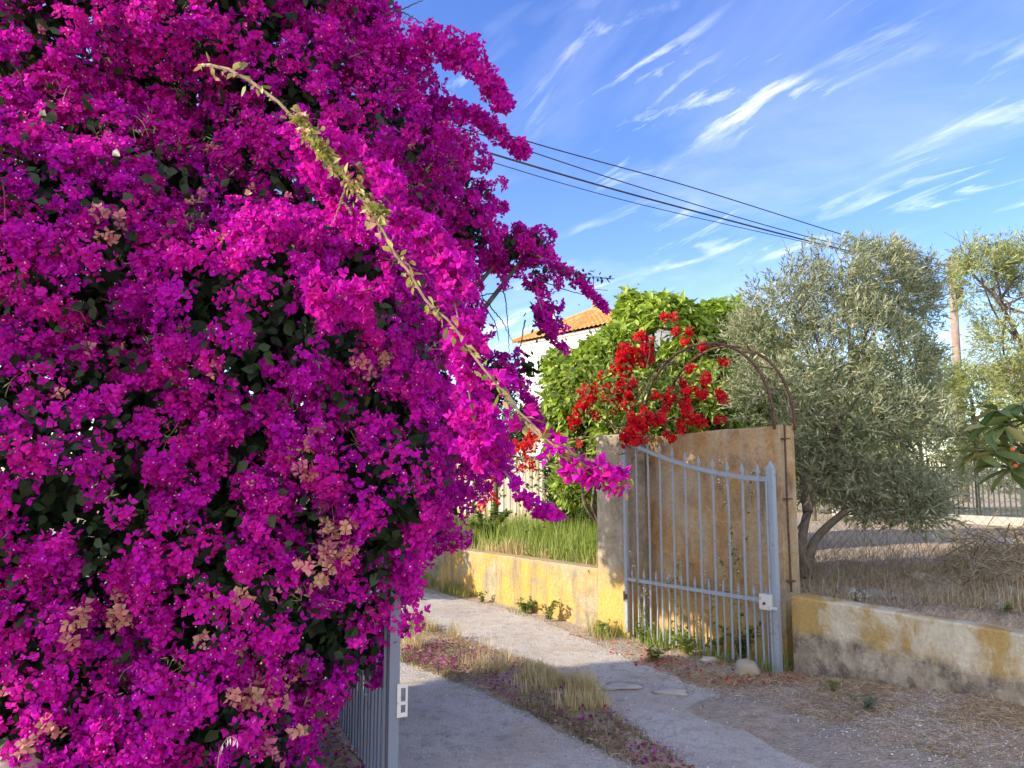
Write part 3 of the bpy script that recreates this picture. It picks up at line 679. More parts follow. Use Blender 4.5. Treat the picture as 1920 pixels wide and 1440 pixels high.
# trunk and limbs
mb = MB()
base = np.array([-1.95, 4.5, 0])
for b in bush[:12] + rear[:8]:
    c = np.array(b[:3]); mid = base + (c - base) * .5 + [rng.normal() * .15, .25, .1]
    mb.tube(spline([base + rng.normal(size=3) * [.06, .06, 0], mid, c], 10), np.linspace(.05, .012, 10), 6)
mb.build('trunk', M['bark'], be)
def clump_field(Bl, ncl, front_only=True):
    P, D = blob_surface(Bl, ncl)
    tocam = nrm(np.array([0, 0, CAMZ]) - P); f = np.sum(tocam * D, 1)
    ok = (rng.random(len(P)) < np.where(f > -.25, 1, .22)) & (rng.random(len(P)) < np.where(in_view(P), 1, .3))
    return P[ok], D[ok]
P, D = clump_field(bush, 17500)
g1 = vnoise(P * 2.3 + 40); g2 = vnoise(P * 6.5 + 11)
ok = (g1 * .55 + g2 * .45 + rng.random(len(P)) * .12) > .315
P, D = P[ok], D[ok]
off = (vnoise(P * 3.7 + 5) - .5) * .34 + rng.normal(size=len(P)) * .035
rad = rng.uniform(.045, .095, len(P)); P = P + D * off[:, None] - [0, 0, .0]
print('clumps', len(P))
flower_clumps('blossoms', P, D, rad, 28, .0275, MAG, MW, be, white=.13)
P, D = clump_field(rear, 3300)
ok = vnoise(P * 6 + 3) > .34; P, D = P[ok], D[ok]
flower_clumps('blossoms', P + D * (rng.normal(size=(len(P), 1)) * .05), D, rng.uniform(.04, .07, len(P)), 20, .031, MAG, MW, be, white=.1)
# faded clumps
fade = [(600, 1010, 3.25), (650, 1060, 3.3), (580, 870, 3.3), (570, 830, 3.3), (520, 1390, 3.15), (490, 1340, 3.15), (140, 1190, 3.15), (640, 1010, 3.3), (385, 1240, 3.15), (545, 1260, 3.2), (210, 1170, 3.2), (720, 650, 3.6), (215, 410, 3.1), (90, 1385, 3.1), (600, 1090, 3.2), (440, 1120, 3.15), (500, 1300, 3.1)]
C = np.array([b[:3] for b in bush]); rr = np.array([b[3] for b in bush])
def skin(px, py, out=.02):
    d = nrm(ray(px, py)); o = np.array([0, 0, CAMZ]); best = None
    for c, r in zip(C, rr):
        b = (c - o) @ d; q = (c - o) @ (c - o) - b * b
        if q < r * r:
            t = b - math.sqrt(r * r - q)
            if best is None or t < best: best = t
    if best is None: best = 3.6
    return o + d * (best - out)
FP = np.array([skin(a, b, .06) for a, b, _ in fade]); FN = nrm(np.array([0, 0, 1.6]) - FP)
k = np.repeat(np.arange(len(FP)), 3); P2 = FP[k] + rng.normal(size=(len(k), 3)) * .05
flower_clumps('withered_blossoms', P2, FN[k], .035, 7, .031, DEAD, [2, 1, 2, 1], be, white=0)
P, D = blob_surface(bush, 900); ok = in_view(P); P, D = P[ok][:160], D[ok][:160]
flower_clumps('withered_blossoms', P + D * .06, D, .03, 3, .028, DEAD, [1, 2, 1, 2], be, white=0)
# foliage inside and peeping through
P, D = blob_surface(bush, 90000, noise=.1); P = P - D * (rng.random((len(P), 1)) ** 1.2 * .38 - .03)
nn = nrm(D + rng.normal(size=D.shape) * .7); L = nrm(rng.normal(size=D.shape) + [0, 0, -.5])
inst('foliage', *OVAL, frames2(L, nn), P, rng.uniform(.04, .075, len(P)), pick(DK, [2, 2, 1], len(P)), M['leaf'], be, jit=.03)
P, D = blob_surface([(a, b, c, r * .62) for a, b, c, r in bush], 16000); nn = nrm(D + rng.normal(size=D.shape) * .4)
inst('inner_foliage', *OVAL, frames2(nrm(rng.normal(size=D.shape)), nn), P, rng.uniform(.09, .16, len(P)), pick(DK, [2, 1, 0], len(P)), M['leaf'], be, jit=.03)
P, D = blob_surface(rear, 30000); P = P - D * (rng.random((len(P), 1)) * .2)
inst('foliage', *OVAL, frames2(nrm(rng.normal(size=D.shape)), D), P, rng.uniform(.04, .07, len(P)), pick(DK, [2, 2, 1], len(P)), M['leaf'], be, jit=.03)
# light young leaves here and there on the skin
P, D = blob_surface(bush, 1500); ok = in_view(P, 50); P, D = P[ok][:560], D[ok][:560]
k = np.repeat(np.arange(len(P)), 11); Q = P[k] + D[k] * .09 + rng.normal(size=(len(k), 3)) * .022
inst('young_leaves', *NARROW, frames2(nrm(rng.normal(size=Q.shape) + D[k] + [0, 0, .3]), rng.normal(size=Q.shape)), Q, rng.uniform(.02, .045, len(k)), pick([(.16, .24, .07), (.25, .33, .1), (.12, .15, .06)], [1, 1, 2], len(k)), M['leaf'], be, jc=.2)
# bare thin twigs over the skin
mb = MB()
for i in range(260):
    j = rng.integers(len(P)); p = P[j] + D[j] * .02; v = nrm(D[j] * .7 + rng.normal(size=3) * .8)
    mb.tube(spline([p, p + v * .07, p + v * .12 + rng.normal(size=3) * .03 - [0, 0, .01]], 5), np.linspace(.0022, .0008, 5), 3)
tag(mb.build('twigs', M['twig'], be), kind='stuff')
# sprays: (pixel x, pixel y, depth, tube radius px)
def spray(name, pts, dens, s=.031, cols=MAG, wts=MW, twig='twig', tr=.006, fl=True, leaves=0, lc=GREEN, offs=(0, 0), white=.12, lsz=.045, hang=0):
    P = spline([U(a, b, c) for a, b, c, _ in pts], 40); P = P + (rng.normal(size=P.shape) * tr * .45 if not fl else 0); rd = spline([[w * c / FPX] for _, _, c, w in pts], 40)[:, 0]
    sp = bpy.data.objects.new(name, None); col.objects.link(sp); sp.parent = be; sp.location = -be.location
    mb = MB(); mb.tube(P, np.linspace(tr, tr * .35, 40), 6); st = mb.build('stem', M[twig], None); st.parent = sp
    if fl:
        rd = rd * (.62 + .75 * vnoise(P * 9 + 4))
        seg = np.linalg.norm(np.diff(P, axis=0), axis=1); N = int(seg.sum() * dens); t = rng.random(N) * 39
        Q = np.stack([np.interp(t, range(40), P[:, c]) for c in range(3)], 1); r = np.interp(t, range(40), rd)
        d = nrm(rng.normal(size=(N, 3)) + [0, 0, -hang]); Q = Q + d * (r * np.where(rng.random(N) < .12, 1.45, 1.0) * rng.random(N) ** .5)[:, None]; kk = vnoise(Q * 14 + 2) > .36; Q = Q[kk]; d = d[kk]; N = len(Q); Q = Q + U(960 + offs[0], 720 + offs[1], 3) - U(960, 720, 3)
        o = flower_clumps('blossoms', Q, d, .02, 3, s, cols, wts, None, white=0); o.parent = sp
    if leaves:
        seg = np.linalg.norm(np.diff(P, axis=0), axis=1); N = int(seg.sum() * leaves); t = rng.random(N) * 39
        Q = np.stack([np.interp(t, range(40), P[:, c]) for c in range(3)], 1); T = nrm(np.gradient(P, axis=0))[np.clip(t.astype(int), 0, 39)]
        d = nrm(rng.normal(size=(N, 3)) + T * .6 + [0, 0, -.4])
        o = inst('foliage', *LEAF, frames2(d, rng.normal(size=(N, 3)) + [0, 0, 1]), Q + rng.normal(size=Q.shape) * .015, rng.uniform(.5, 1.1, N) * lsz, pick(lc, [1] * len(lc), N), M['leaf'], None, jit=.03); o.parent = sp
    return sp
YG = [(.34, .36, .08), (.48, .44, .14), (.22, .28, .07), (.55, .36, .22)]
spray('flowering_spray', [(620, 130, 4.2, 40), (690, 90, 4.1, 40), (760, 82, 4.0, 38), (830, 88, 3.9, 36), (885, 110, 3.9, 34), (920, 155, 3.85, 22), (945, 195, 3.8, 14)], 520)
spray('flowering_spray', [(740, 150, 4.3, 30), (800, 190, 4.2, 16), (860, 205, 4.2, 15), (905, 222, 4.1, 15), (935, 250, 4.1, 12), (965, 270, 4.1, 10), (988, 295, 4.1, 8)], 260)
spray('flowering_spray', [(560, 30, 4.2, 30), (640, 15, 4.2, 26), (690, 5, 4.2, 16), (722, 18, 4.2, 9)], 320)
spray('flowering_spray', [(640, 150, 4.2, 30), (700, 130, 4.2, 12), (745, 145, 4.2, 8)], 260)
spray('flowering_spray', [(980, 470, 5.6, 26), (1045, 495, 5.5, 14), (1085, 525, 5.5, 10), (1110, 552, 5.4, 5), (1138, 580, 5.4, 3)], 170)
spray('leafy_shoot', [(1000, 500, 5.5, 5), (1060, 510, 5.4, 5), (1100, 515, 5.3, 4), (1140, 522, 5.3, 3)], 0, fl=False, leaves=80, tr=.003, lc=DK, twig='darktwig')
spray('flowering_spray', [(1005, 520, 5.6, 16), (1015, 580, 5.5, 14), (1035, 620, 5.5, 10), (1055, 655, 5.5, 6)], 200)
spray('flowering_spray', [(950, 680, 5.5, 20), (985, 730, 5.5, 12), (1000, 770, 5.4, 9), (1012, 800, 5.4, 5)], 200)
spray('flowering_spray', [(860, 790, 3.6, 10), (905, 840, 3.5, 8), (950, 890, 3.45, 8), (985, 935, 3.4, 9), (1040, 968, 3.4, 8)], 130, s=.033)
# the long sunlit cane
cane = [(375, 122, 3.15, 1), (410, 125, 3.0, 1), (470, 155, 2.95, 1), (550, 220, 2.9, 1), (630, 310, 2.85, 1), (700, 405, 2.8, 1), (745, 480, 2.75, 1), (800, 560, 2.7, 1), (860, 625, 2.65, 1), (930, 720, 2.6, 1), (1000, 800, 2.55, 1), (1060, 850, 2.5, 1), (1120, 885, 2.5, 1), (1185, 912, 2.5, 1)]
spray('long_cane', cane, 0, fl=False, twig='twig', tr=.0075, leaves=60, lc=YG, lsz=.05)
spray('leafy_shoot', [(555, 215, 2.9, 10), (590, 260, 2.88, 10), (620, 300, 2.85, 10)], 0, fl=False, leaves=950, lc=YG, lsz=.038, twig='greentwig', tr=.004)
spray('leafy_shoot', [(625, 310, 2.85, 10), (690, 375, 2.8, 10), (715, 410, 2.8, 10)], 0, fl=False, leaves=420, lc=YG, lsz=.042, twig='greentwig', tr=.004)
spray('flowering_spray', [(590, 240, 2.95, 22), (660, 300, 2.95, 40), (720, 370, 2.9, 30), (780, 430, 2.85, 30), (830, 490, 2.8, 32), (850, 560, 2.8, 30), (870, 640, 2.75, 34)], 300, s=.030, leaves=40, lc=YG, offs=(10, 0))
spray('flowering_spray', [(600, 560, 3.05, 40), (640, 555, 3.0, 46), (700, 540, 2.95, 30)], 480, s=.032)
spray('flowering_spray', [(560, 270, 3.05, 14), (585, 300, 3.0, 22), (610, 350, 3.0, 18), (650, 420, 3.0, 15)], 260)
spray('flowering_spray', [(860, 630, 2.7, 30), (875, 700, 2.72, 30), (885, 770, 2.75, 40), (900, 820, 2.75, 42), (920, 850, 2.75, 36), (880, 830, 2.8, 30)], 420, s=.031, leaves=30, lc=YG)
spray('flowering_spray', [(930, 700, 2.65, 16), (985, 790, 2.6, 16), (1030, 830, 2.55, 22), (1080, 870, 2.5, 26), (1120, 895, 2.5, 18), (1165, 905, 2.5, 12)], 75, s=.036, leaves=36, lc=YG)
for q in ([(720, 30), (760, 15), (797, -3)], [(728, 15), (765, 28), (810, 55)], [(912, 170), (918, 195), (926, 218)], [(860, 258), (885, 250), (905, 243)], [(660, 400), (640, 380), (625, 420)], [(622, 30), (640, 70), (645, 90)],
          [(1010, 525), (1050, 540), (1090, 552), (1120, 560)]):
    Y0 = 4.1 if q[0][1] < 300 else (2.9 if q[0][0] < 700 else 5.5)
    spray('bare_twig', [(a, b, Y0, 1) for a, b in q], 0, fl=False, tr=.005, twig='darktwig' if Y0 > 3 else 'twig')
for q in ([(880, 500), (905, 560), (900, 640)], [(940, 520), (950, 580), (955, 660)], [(880, 560), (930, 548), (960, 540)], [(900, 500), (890, 560), (870, 600)], [(905, 560), (940, 600), (960, 640)], [(880, 530), (925, 600), (935, 640)], [(985, 600), (975, 650), (965, 700)]):
    spray('bare_twig', [(a, b, 5.5, 1) for a, b in q], 0, fl=False, tr=.006, twig='darktwig')
spray('bare_twig', [(690, 340, 3.0, 1), (720, 400, 2.9, 1), (650, 350, 2.9, 1), (620, 425, 3.05, 1)][2:], 0, fl=False, tr=.007)
# dry oat grass stalk at the bottom
oat = empty('wild_oat', U(410, 1500, 2.9), 'pale dry wild oat stalk nodding in front of the lower bougainvillea', 'grass stalk')
mb = MB(); P = spline([U(405, 1480, 2.9), U(412, 1410, 2.9), U(430, 1382, 2.88), U(445, 1388, 2.86)], 14); mb.tube(P, .0012, 4); mb.build('stem', M['twig'], oat)
Q = P[5:]; N = len(Q); inst('seed_heads', *NARROW, frames2(np.tile([0, -.2, -1.], (N, 1)) + rng.normal(size=(N, 3)) * .2, rng.normal(size=(N, 3))), Q, np.full(N, .03), (.8, .74, .6), M['straw'], oat)

# ------------------------------------------------------------------ trees
def tree(name, root, blobs, trunk_pts, label, cat, kind, n, cols, w, leaf=(.05, .08), tw=.14, npl=9, tr=(.09, .02), gap=.4, group=None, bark='bark', fill=0, upb=.6, vis=None):
    e = empty(name, root, label, cat, group)
    mb = MB()
    for tp in trunk_pts: mb.tube(spline(tp, 14), np.linspace(tr[0], tr[1], 14), 8)
    mb.build('trunk', M[bark], e, smooth=True)
    mb = MB(); top = np.array(trunk_pts[0][-1]); mid = np.array(trunk_pts[0][len(trunk_pts[0]) // 2])
    for b in blobs:
        c = np.array(b[:3]); s = mid + (top - mid) * rng.random()
        mb.tube(spline([s, (s + c) / 2 + rng.normal(size=3) * .1, c], 8), np.linspace(tr[1] * 1.3, .008, 8), 5)
        for _ in range(5):
            v = nrm(rng.normal(size=3) + [0, 0, .4]) * b[3] * rng.uniform(.6, 1); q = c * .8 + s * .2
            mb.tube(spline([q, q + v * .5 + rng.normal(size=3) * .05, c + v], 6), np.linspace(.010, .003, 6), 4)
    mb.build('branches', M[bark], e)
    P, D = blob_surface(blobs, n, noise=.5 if kind == 'olive' else .3); P = P - D * (rng.random((len(P), 1)) ** 1.5 * .5 * np.median([b[3] for b in blobs]))
    ok = vnoise(P * 2.4 + 17) * .7 + vnoise(P * 8 + 7) * .3 > gap; P, D = P[ok], D[ok]
    N = len(P); 
    if kind == 'olive':
        T = nrm(D * .8 + rng.normal(size=D.shape) * .5 + [0, 0, upb]); k = np.repeat(np.arange(N), npl); t = np.tile(np.linspace(.1, 1, npl), N)
        Q = P[k] + T[k] * (t * tw)[:, None]; d = nrm(T[k] * 1.0 + rng.normal(size=(len(k), 3)) * .55); tp = NARROW
        cc = pick(cols, w, N)[k] * .6 + pick(cols, w, len(k)) * .4
    else:  # whorled
        T = nrm(D * .6 + rng.normal(size=D.shape) * .4 + [0, 0, upb]); k = np.repeat(np.arange(N), npl)
        Q = P[k] + T[k] * (rng.random(len(k)) * tw)[:, None]; r_ = rng.normal(size=(len(k), 3)); r_ = nrm(r_ - T[k] * np.sum(r_ * T[k], 1)[:, None])
        d = nrm(T[k] * rng.uniform(-.1, .9, (len(k), 1)) + r_ + [0, 0, -.15]); tp = LEAFBIG
        cc = pick(cols, w, N)[k] * .5 + pick(cols, w, len(k)) * .5
    nn = nrm(np.tile([0, 0, 1.], (len(k), 1)) + rng.normal(size=(len(k), 3)) * .5) if kind != 'olive' else rng.normal(size=(len(k), 3)) + D[k]
    inst('crown', *tp, frames2(d, nn), Q, rng.uniform(*leaf, len(k)), cc, M['olive' if kind == 'olive' else 'leaf'], e, jit=.02, jc=.12)
    print(name, N, len(k)); return e
OL = [(.23, .27, .15), (.32, .35, .22), (.18, .23, .11), (.46, .45, .31), (.42, .37, .2)]
b0 = G(1505, 1085, .55)
tree('olive_tree', b0, PB([(1470, 560, 8.0, .42), (1560, 540, 8.0, .45), (1650, 530, 8.1, .42), (1700, 560, 8.2, .3), (1430, 640, 8.0, .35), (1560, 660, 8.0, .6), (1650, 680, 8.0, .45), (1690, 720, 8.0, .38),
     (1490, 760, 7.8, .5), (1600, 800, 7.8, .55), (1690, 830, 7.8, .45), (1520, 690, 8.2, .5), (1450, 700, 8.1, .35), (1740, 880, 7.8, .3), (1630, 920, 7.6, .4), (1540, 900, 7.7, .3), (1710, 950, 7.4, .28), (1640, 500, 8.1, .2), (1490, 510, 8, .2), (1740, 500, 8.2, .12)]),
     [[b0, U(1505, 1000, 7.5), U(1540, 880, 7.6), U(1590, 760, 7.8), U(1600, 640, 8.0)], [U(1515, 960, 7.5), U(1500, 860, 7.7), U(1480, 760, 7.9)], [b0 + [.05, 0, 0], U(1530, 1010, 7.5), U(1620, 930, 7.6), U(1700, 850, 7.8)]],
     'grey green olive tree leaning out behind the rusty arch', 'olive tree', 'olive', 21000, OL, [3, 3, 2, 1, 1], (.035, .10), .19, 10, (.055, .015), .42)
b1 = U(1120, 1010, 10.5); b1[2] = .5
GT = [(.26, .38, .04), (.34, .46, .07), (.44, .54, .12), (.17, .26, .04)]
tree('fruit_tree', b1 + [1.2, 0, 0], PB([(1250, 640, 10.0, .55), (1350, 640, 10.2, .5), (1160, 680, 10.0, .5), (1200, 600, 10.2, .32), (1100, 740, 9.8, .45), (1180, 780, 9.6, .6), (1060, 800, 9.8, .28), (1300, 760, 9.8, .6), (1400, 640, 10.4, .35), (1260, 870, 9.6, .5), (1120, 860, 9.6, .4),
     (1400, 760, 10.2, .5), (1050, 700, 10, .22), (1340, 590, 10.2, .16), (1380, 585, 10.3, .12), (1230, 575, 10.2, .14), (1180, 570, 10.2, .12), (1090, 900, 9.4, .3), (1440, 700, 10.5, .35)]),
     [[b1 + [1.2, 0, 0], U(1260, 900, 10.2), U(1240, 780, 10.2), U(1240, 660, 10.2)], [U(1260, 900, 10.2), U(1160, 820, 10), U(1120, 740, 10)]],
     'bright green broad leaved tree rising behind the gate and arch', 'tree', 'whorl', 7600, GT, [3, 3, 2, 1], (.12, .20), .10, 9, (.10, .03), .36, upb=.5)
tree('slender_tree', U(1960, 1000, 12), PB([(1800, 460, 12, .35), (1840, 520, 12, .45), (1900, 560, 12, .5), (1860, 480, 12, .3), (1900, 640, 12, .5), (1960, 600, 12, .8), (1900, 720, 12, .4), (1930, 500, 12, .35), (1960, 750, 12, .6), (1985, 480, 12, .6)]),
     [[U(1990, 1050, 12) * [1, 1, 0] + [0, 0, .5], U(1975, 850, 12), U(1930, 680, 12), U(1860, 540, 12)], [U(1975, 850, 12), U(1960, 700, 12), U(1940, 540, 12)]],
     'airy light green tree reaching in from the right edge beside the utility pole', 'tree', 'olive', 7000, [(.30, .33, .12), (.40, .42, .17), (.22, .26, .08)], [2, 2, 1], (.06, .11), .22, 10, (.08, .02), .44, upb=.3)
tree('added_shade_shrub', (-4.3, 9.8, 0), [(-4.2, 9.6, 1.5, .9), (-4.4, 10.7, 1.8, 1.0), (-4.3, 10.0, .7, .8), (-4.6, 11.8, 1.6, 1.0)], [[np.array([-4.3, 9.8, 0]), np.array([-4.3, 9.9, .8]), np.array([-4.3, 10., 1.6])]],  # hidden shrub added to throw shade on the low wall's far end
     'dense dark shrub added out of sight behind the bougainvillea to shade the far end of the driveway', 'shrub', 'whorl', 5000, [(.05, .1, .02), (.08, .14, .03)], [1, 1], (.12, .16), .12, 9, (.06, .02), .2)
def hedge(L, label, n, cols, leaf, name='shrub', Yb=None, gap=.33, kind='olive', tw=.2):
    bl = PB(L); r0 = np.array(bl[0][:3]) * [1, 1, 0] + [0, 0, .5]
    tree(name, r0, bl, [[r0, (r0 + np.array(bl[0][:3])) / 2, np.array(bl[0][:3])]], label, 'shrub', kind, n, cols, [1] * len(cols), leaf, tw, 9, (.05, .02), gap, 'shrubs along the back of the yard')
hedge([(1720, 740, 14, .7), (1660, 800, 14, .6), (1640, 720, 14, .5)], 'yellow green shrub behind the right side of the olive tree', 1800, [(.26, .30, .08), (.34, .37, .12)], (.08, .13))
hedge([(1820, 740, 15, .55), (1870, 760, 15, .6), (1840, 830, 15, .6)], 'loose pale shrub between the utility pole and the right edge', 2000, [(.26, .30, .11), (.36, .38, .15)], (.08, .13))
hedge([(1930, 740, 15, .7), (1950, 830, 15, .7)], 'pale shrub at the right edge under the slender tree', 1400, [(.26, .30, .11), (.36, .38, .15)], (.08, .13))
hedge([(1520, 820, 14, .9), (1440, 800, 14, .8), (1580, 740, 15, .8)], 'deep green shrub seen through the olive tree', 2000, [(.12, .2, .03), (.2, .28, .05)], (.10, .16))
hedge([(1740, 860, 17, .9), (1620, 870, 17, .9), (1850, 880, 18, .7), (1930, 880, 18, .7), (1500, 880, 17, .9)], 'low light green shrub line behind the metal fence', 2600, [(.28, .30, .10), (.38, .38, .16)], (.10, .16))
hedge([(1075, 905, 11.6, .4), (1060, 960, 11.5, .3), (1110, 950, 11.5, .3)], 'dark shrub between the white post and the pillar', 1500, [(.06, .10, .02), (.10, .15, .04)], (.07, .12))
hedge([(930, 790, 11.5, .4), (905, 840, 11.4, .3), (965, 830, 11.5, .2)], 'dark glossy shrub peeping out below the far end of the bougainvillea', 1500, [(.03, .07, .02), (.06, .12, .03)], (.07, .11))
tree('unseen_shade_tree', (-9.2, 1.6, 0), [(-9, 1.6, 5.5, 1.0), (-9.2, 2.4, 5.3, .8), (-9, 1.2, 5.6, .6), (-9.4, 1.9, 6.2, .7), (-9, 2.9, 5.6, .5)], [[np.array([-9.2, 1.6, 0]), np.array([-9.1, 1.7, 2.5]), np.array([-9.1, 1.7, 5.4])]],  # out-of-view tree added to keep the foreground in shade
     'unseen leafy tree added beyond the left edge to shade the foreground', 'tree', 'whorl', 5000, [(.06, .11, .02)], [1], (.14, .2), .12, 9, (.14, .04), .2)

# loquat branch on the right
lq = empty('loquat_tree', (4.9, 5.6, .5), 'loquat branch with big ribbed leaves and an orange fruit at the right edge', 'loquat tree')
mb = MB(); lb = [np.array([4.9, 5.6, .5]), np.array([4.7, 5.4, 1.3]), U(1960, 880, 5.2), U(1905, 860, 5.1)]
mb.tube(spline(lb, 16), np.linspace(.05, .012, 16), 7)
tips = [U(1850, 800, 5.1), U(1835, 850, 5.1), U(1870, 770, 5.1), U(1905, 845, 5.1), U(1880, 800, 5.1), U(1930, 790, 5.1), U(1860, 850, 5.05), U(1900, 880, 5.1), U(1950, 830, 5.1), U(1915, 760, 5.2)]
for t in tips: mb.tube(spline([lb[-2], (lb[-2] + t) / 2 + [0, 0, .03], t], 6), np.linspace(.014, .007, 6), 6)
mb.build('branches', M['bark'], lq)
LPp = []; LD = []
for t in tips:
    for i in range(7):
        a = i / 7 * 6.28 + rng.random(); LPp.append(t); LD.append([math.cos(a), math.sin(a) * .7, rng.uniform(-.7, .55)])
LPp = np.array(LPp); LD = np.array(LD); N = len(LD)
inst('foliage', *leaf_t(.17, .05, -.12, 6), frames2(LD, np.tile([0, 0, 1.], (N, 1)) + rng.normal(size=(N, 3)) * .35), LPp, rng.uniform(.17, .27, N), pick([(.13, .20, .06), (.20, .26, .08), (.44, .38, .15)], [3, 3, 1], N), M['leaf'], lq, jit=.006, smooth=False)
for q in (U(1903, 873, 5.0), U(1898, 842, 5.02), U(1960, 870, 5.0)): inst('fruit', *ICO, frames(rng.normal(size=(1, 3))), q[None], np.full(1, .02), (.75, .22, .06), M['stone'], lq, smooth=True)

# red bougainvillea on the arch
rb = empty('red_bougainvillea', W(-.5, .9, .5), 'red bougainvillea climbing over the left leg of the rusty arch', 'bougainvillea')
mb = MB(); r0 = W(-.75, 1.0, .5)
for q in ([r0, U(1105, 960, 8.0), U(1090, 900, 8.0), U(1060, 860, 7.9)], [r0, U(1115, 970, 8.0), U(1130, 860, 7.9), U(1170, 810, 7.8), U(1190, 760, 7.5), U(1230, 690, 7.4), U(1300, 650, 7.2)],
          [r0 + [.05, 0, 0], U(1125, 900, 8), U(1150, 820, 7.8), U(1195, 790, 7.5), U(1215, 720, 7.4), U(1270, 670, 7.3)], [U(1195, 790, 7.5), U(1250, 790, 7.2), U(1290, 780, 7.1)], [U(1170, 810, 7.8), U(1120, 780, 7.8), U(1080, 770, 7.8)], [U(1190, 760, 7.5), U(1240, 740, 7.3), U(1320, 720, 7.3)],
          [U(1090, 900, 8), U(1000, 860, 8.2), U(900, 880, 8.2)]):
    mb.tube(spline(q, 16), np.linspace(.028 if len(q) > 3 else .012, .006, 16), 6)
mb.build('trunk', M['bark'], rb)
mb = MB()
for i in range(60):
    p = U(rng.uniform(1060, 1380), rng.uniform(680, 820), rng.uniform(7.2, 7.9)); v = nrm(rng.normal(size=3)) * .3
    mb.tube(spline([p, p + v * .5 + rng.normal(size=3) * .04, p + v], 6), np.linspace(.005, .002, 6), 4)
tag(mb.build('twigs', M['twig'], rb), kind='stuff')
RED = [(.66, .012, .03), (.74, .03, .02), (.48, .008, .04), (.78, .07, .08)]
rc = [(1200, 640, 7.4, 20), (1180, 665, 7.4, 28), (1195, 672, 7.4, 24), (1163, 688, 7.4, 18), (1212, 675, 7.4, 22), (1160, 680, 7.5, 16), (1172, 700, 7.4, 14), (1295, 618, 7.3, 10), (1268, 622, 7.3, 7), (1241, 592, 7.4, 8), (1270, 595, 7.4, 8), (1283, 640, 7.3, 6), (1315, 652, 7.2, 12),
      (1100, 745, 7.6, 22), (1095, 765, 7.6, 22), (1080, 790, 7.6, 16), (1120, 775, 7.6, 14), (1120, 735, 7.6, 16), (1145, 745, 7.6, 20), (1165, 745, 7.6, 22), (1180, 755, 7.5, 20), (1178, 725, 7.5, 14), (1140, 725, 7.6, 10), (1128, 705, 7.6, 10), (1165, 600 + 125, 7.5, 10),
      (1293, 690, 7.2, 12), (1360, 675, 7.2, 7), (1320, 715, 7.1, 14), (1318, 740, 7.1, 16), (1300, 735, 7.1, 12), (1350, 740, 7.1, 16), (1282, 725, 7.2, 12), (1250, 750, 7.2, 12), (1230, 745, 7.2, 8), (1292, 760, 7.1, 12), (1298, 778, 7.0, 18), (1285, 770, 7.0, 14), (1350, 790, 7.0, 8), (1320, 797, 7.0, 10),
      (1200, 800, 7.0, 26), (1185, 815, 7.0, 22), (1180, 822, 6.95, 16), (1225, 790, 7.0, 20), (1240, 780, 7.0, 16), (1255, 817, 6.9, 12), (1198, 829, 6.85, 13), (1185, 790, 7.0, 14), (1210, 770, 7.1, 10), (1280, 800, 7.0, 14), (1258, 735, 7.2, 8), (1190, 715, 7.3, 8)]
k = []; 
for a, b, c, w in rc:
    m = max(2, int(w * w / 45)); q = U(a, b, c); k.append(q + rng.normal(size=(m, 3)) * (w * .36 * c / FPX))
k = np.vstack(k); flower_clumps('blossoms', k, nrm(rng.normal(size=k.shape) + [-.5, -.8, .3]), .035, 12, .034, RED, [3, 3, 2, 1], rb, white=0)
rc2 = [(1000, 820, 8.2, 18), (1020, 815, 8.2, 16), (985, 835, 8.2, 22), (965, 845, 8.2, 18), (1035, 828, 8.2, 14), (1055, 825, 8.2, 10), (890, 870, 8.3, 18), (905, 865, 8.3, 16), (875, 885, 8.3, 14), (925, 870, 8.3, 14), (985, 865, 8.2, 14), (1000, 870, 8.2, 10), (920, 900, 8.3, 7), (915, 935, 8.3, 9), (905, 945, 8.3, 6), (935, 930, 8.3, 6), (925, 915, 8.3, 5), (1065, 905, 8.0, 6), (1090, 832, 7.9, 9), (1100, 870, 7.9, 6), (880, 870, 8.3, 12), (860, 880, 8.3, 10)]
k = []
for a, b, c, w in rc2: m = max(2, int(w * w / 40)); k.append(U(a, b, c) + rng.normal(size=(m, 3)) * (w * .55 * c / FPX))
k = np.vstack(k); flower_clumps('blossoms', k, nrm(rng.normal(size=k.shape) + [-.5, -.8, .3]), .035, 8, .034, [(.75, .04, .03), (.72, .02, .08), (.8, .1, .06)], [2, 1, 1], rb, white=.05)
k = U(1180, 740, 7.6) + rng.normal(size=(1400, 3)) * [.55, .3, .28]; k2 = U(1060, 880, 8.2) + rng.normal(size=(500, 3)) * [.5, .2, .25]; k = np.vstack([k, k2])
inst('foliage', *LEAF, frames2(rng.normal(size=k.shape), rng.normal(size=k.shape) + [0, 0, 1]), k, rng.uniform(.04, .07, len(k)), pick(GREEN, [2, 2, 1, 1], len(k)), M['leaf'], rb, jit=.03)

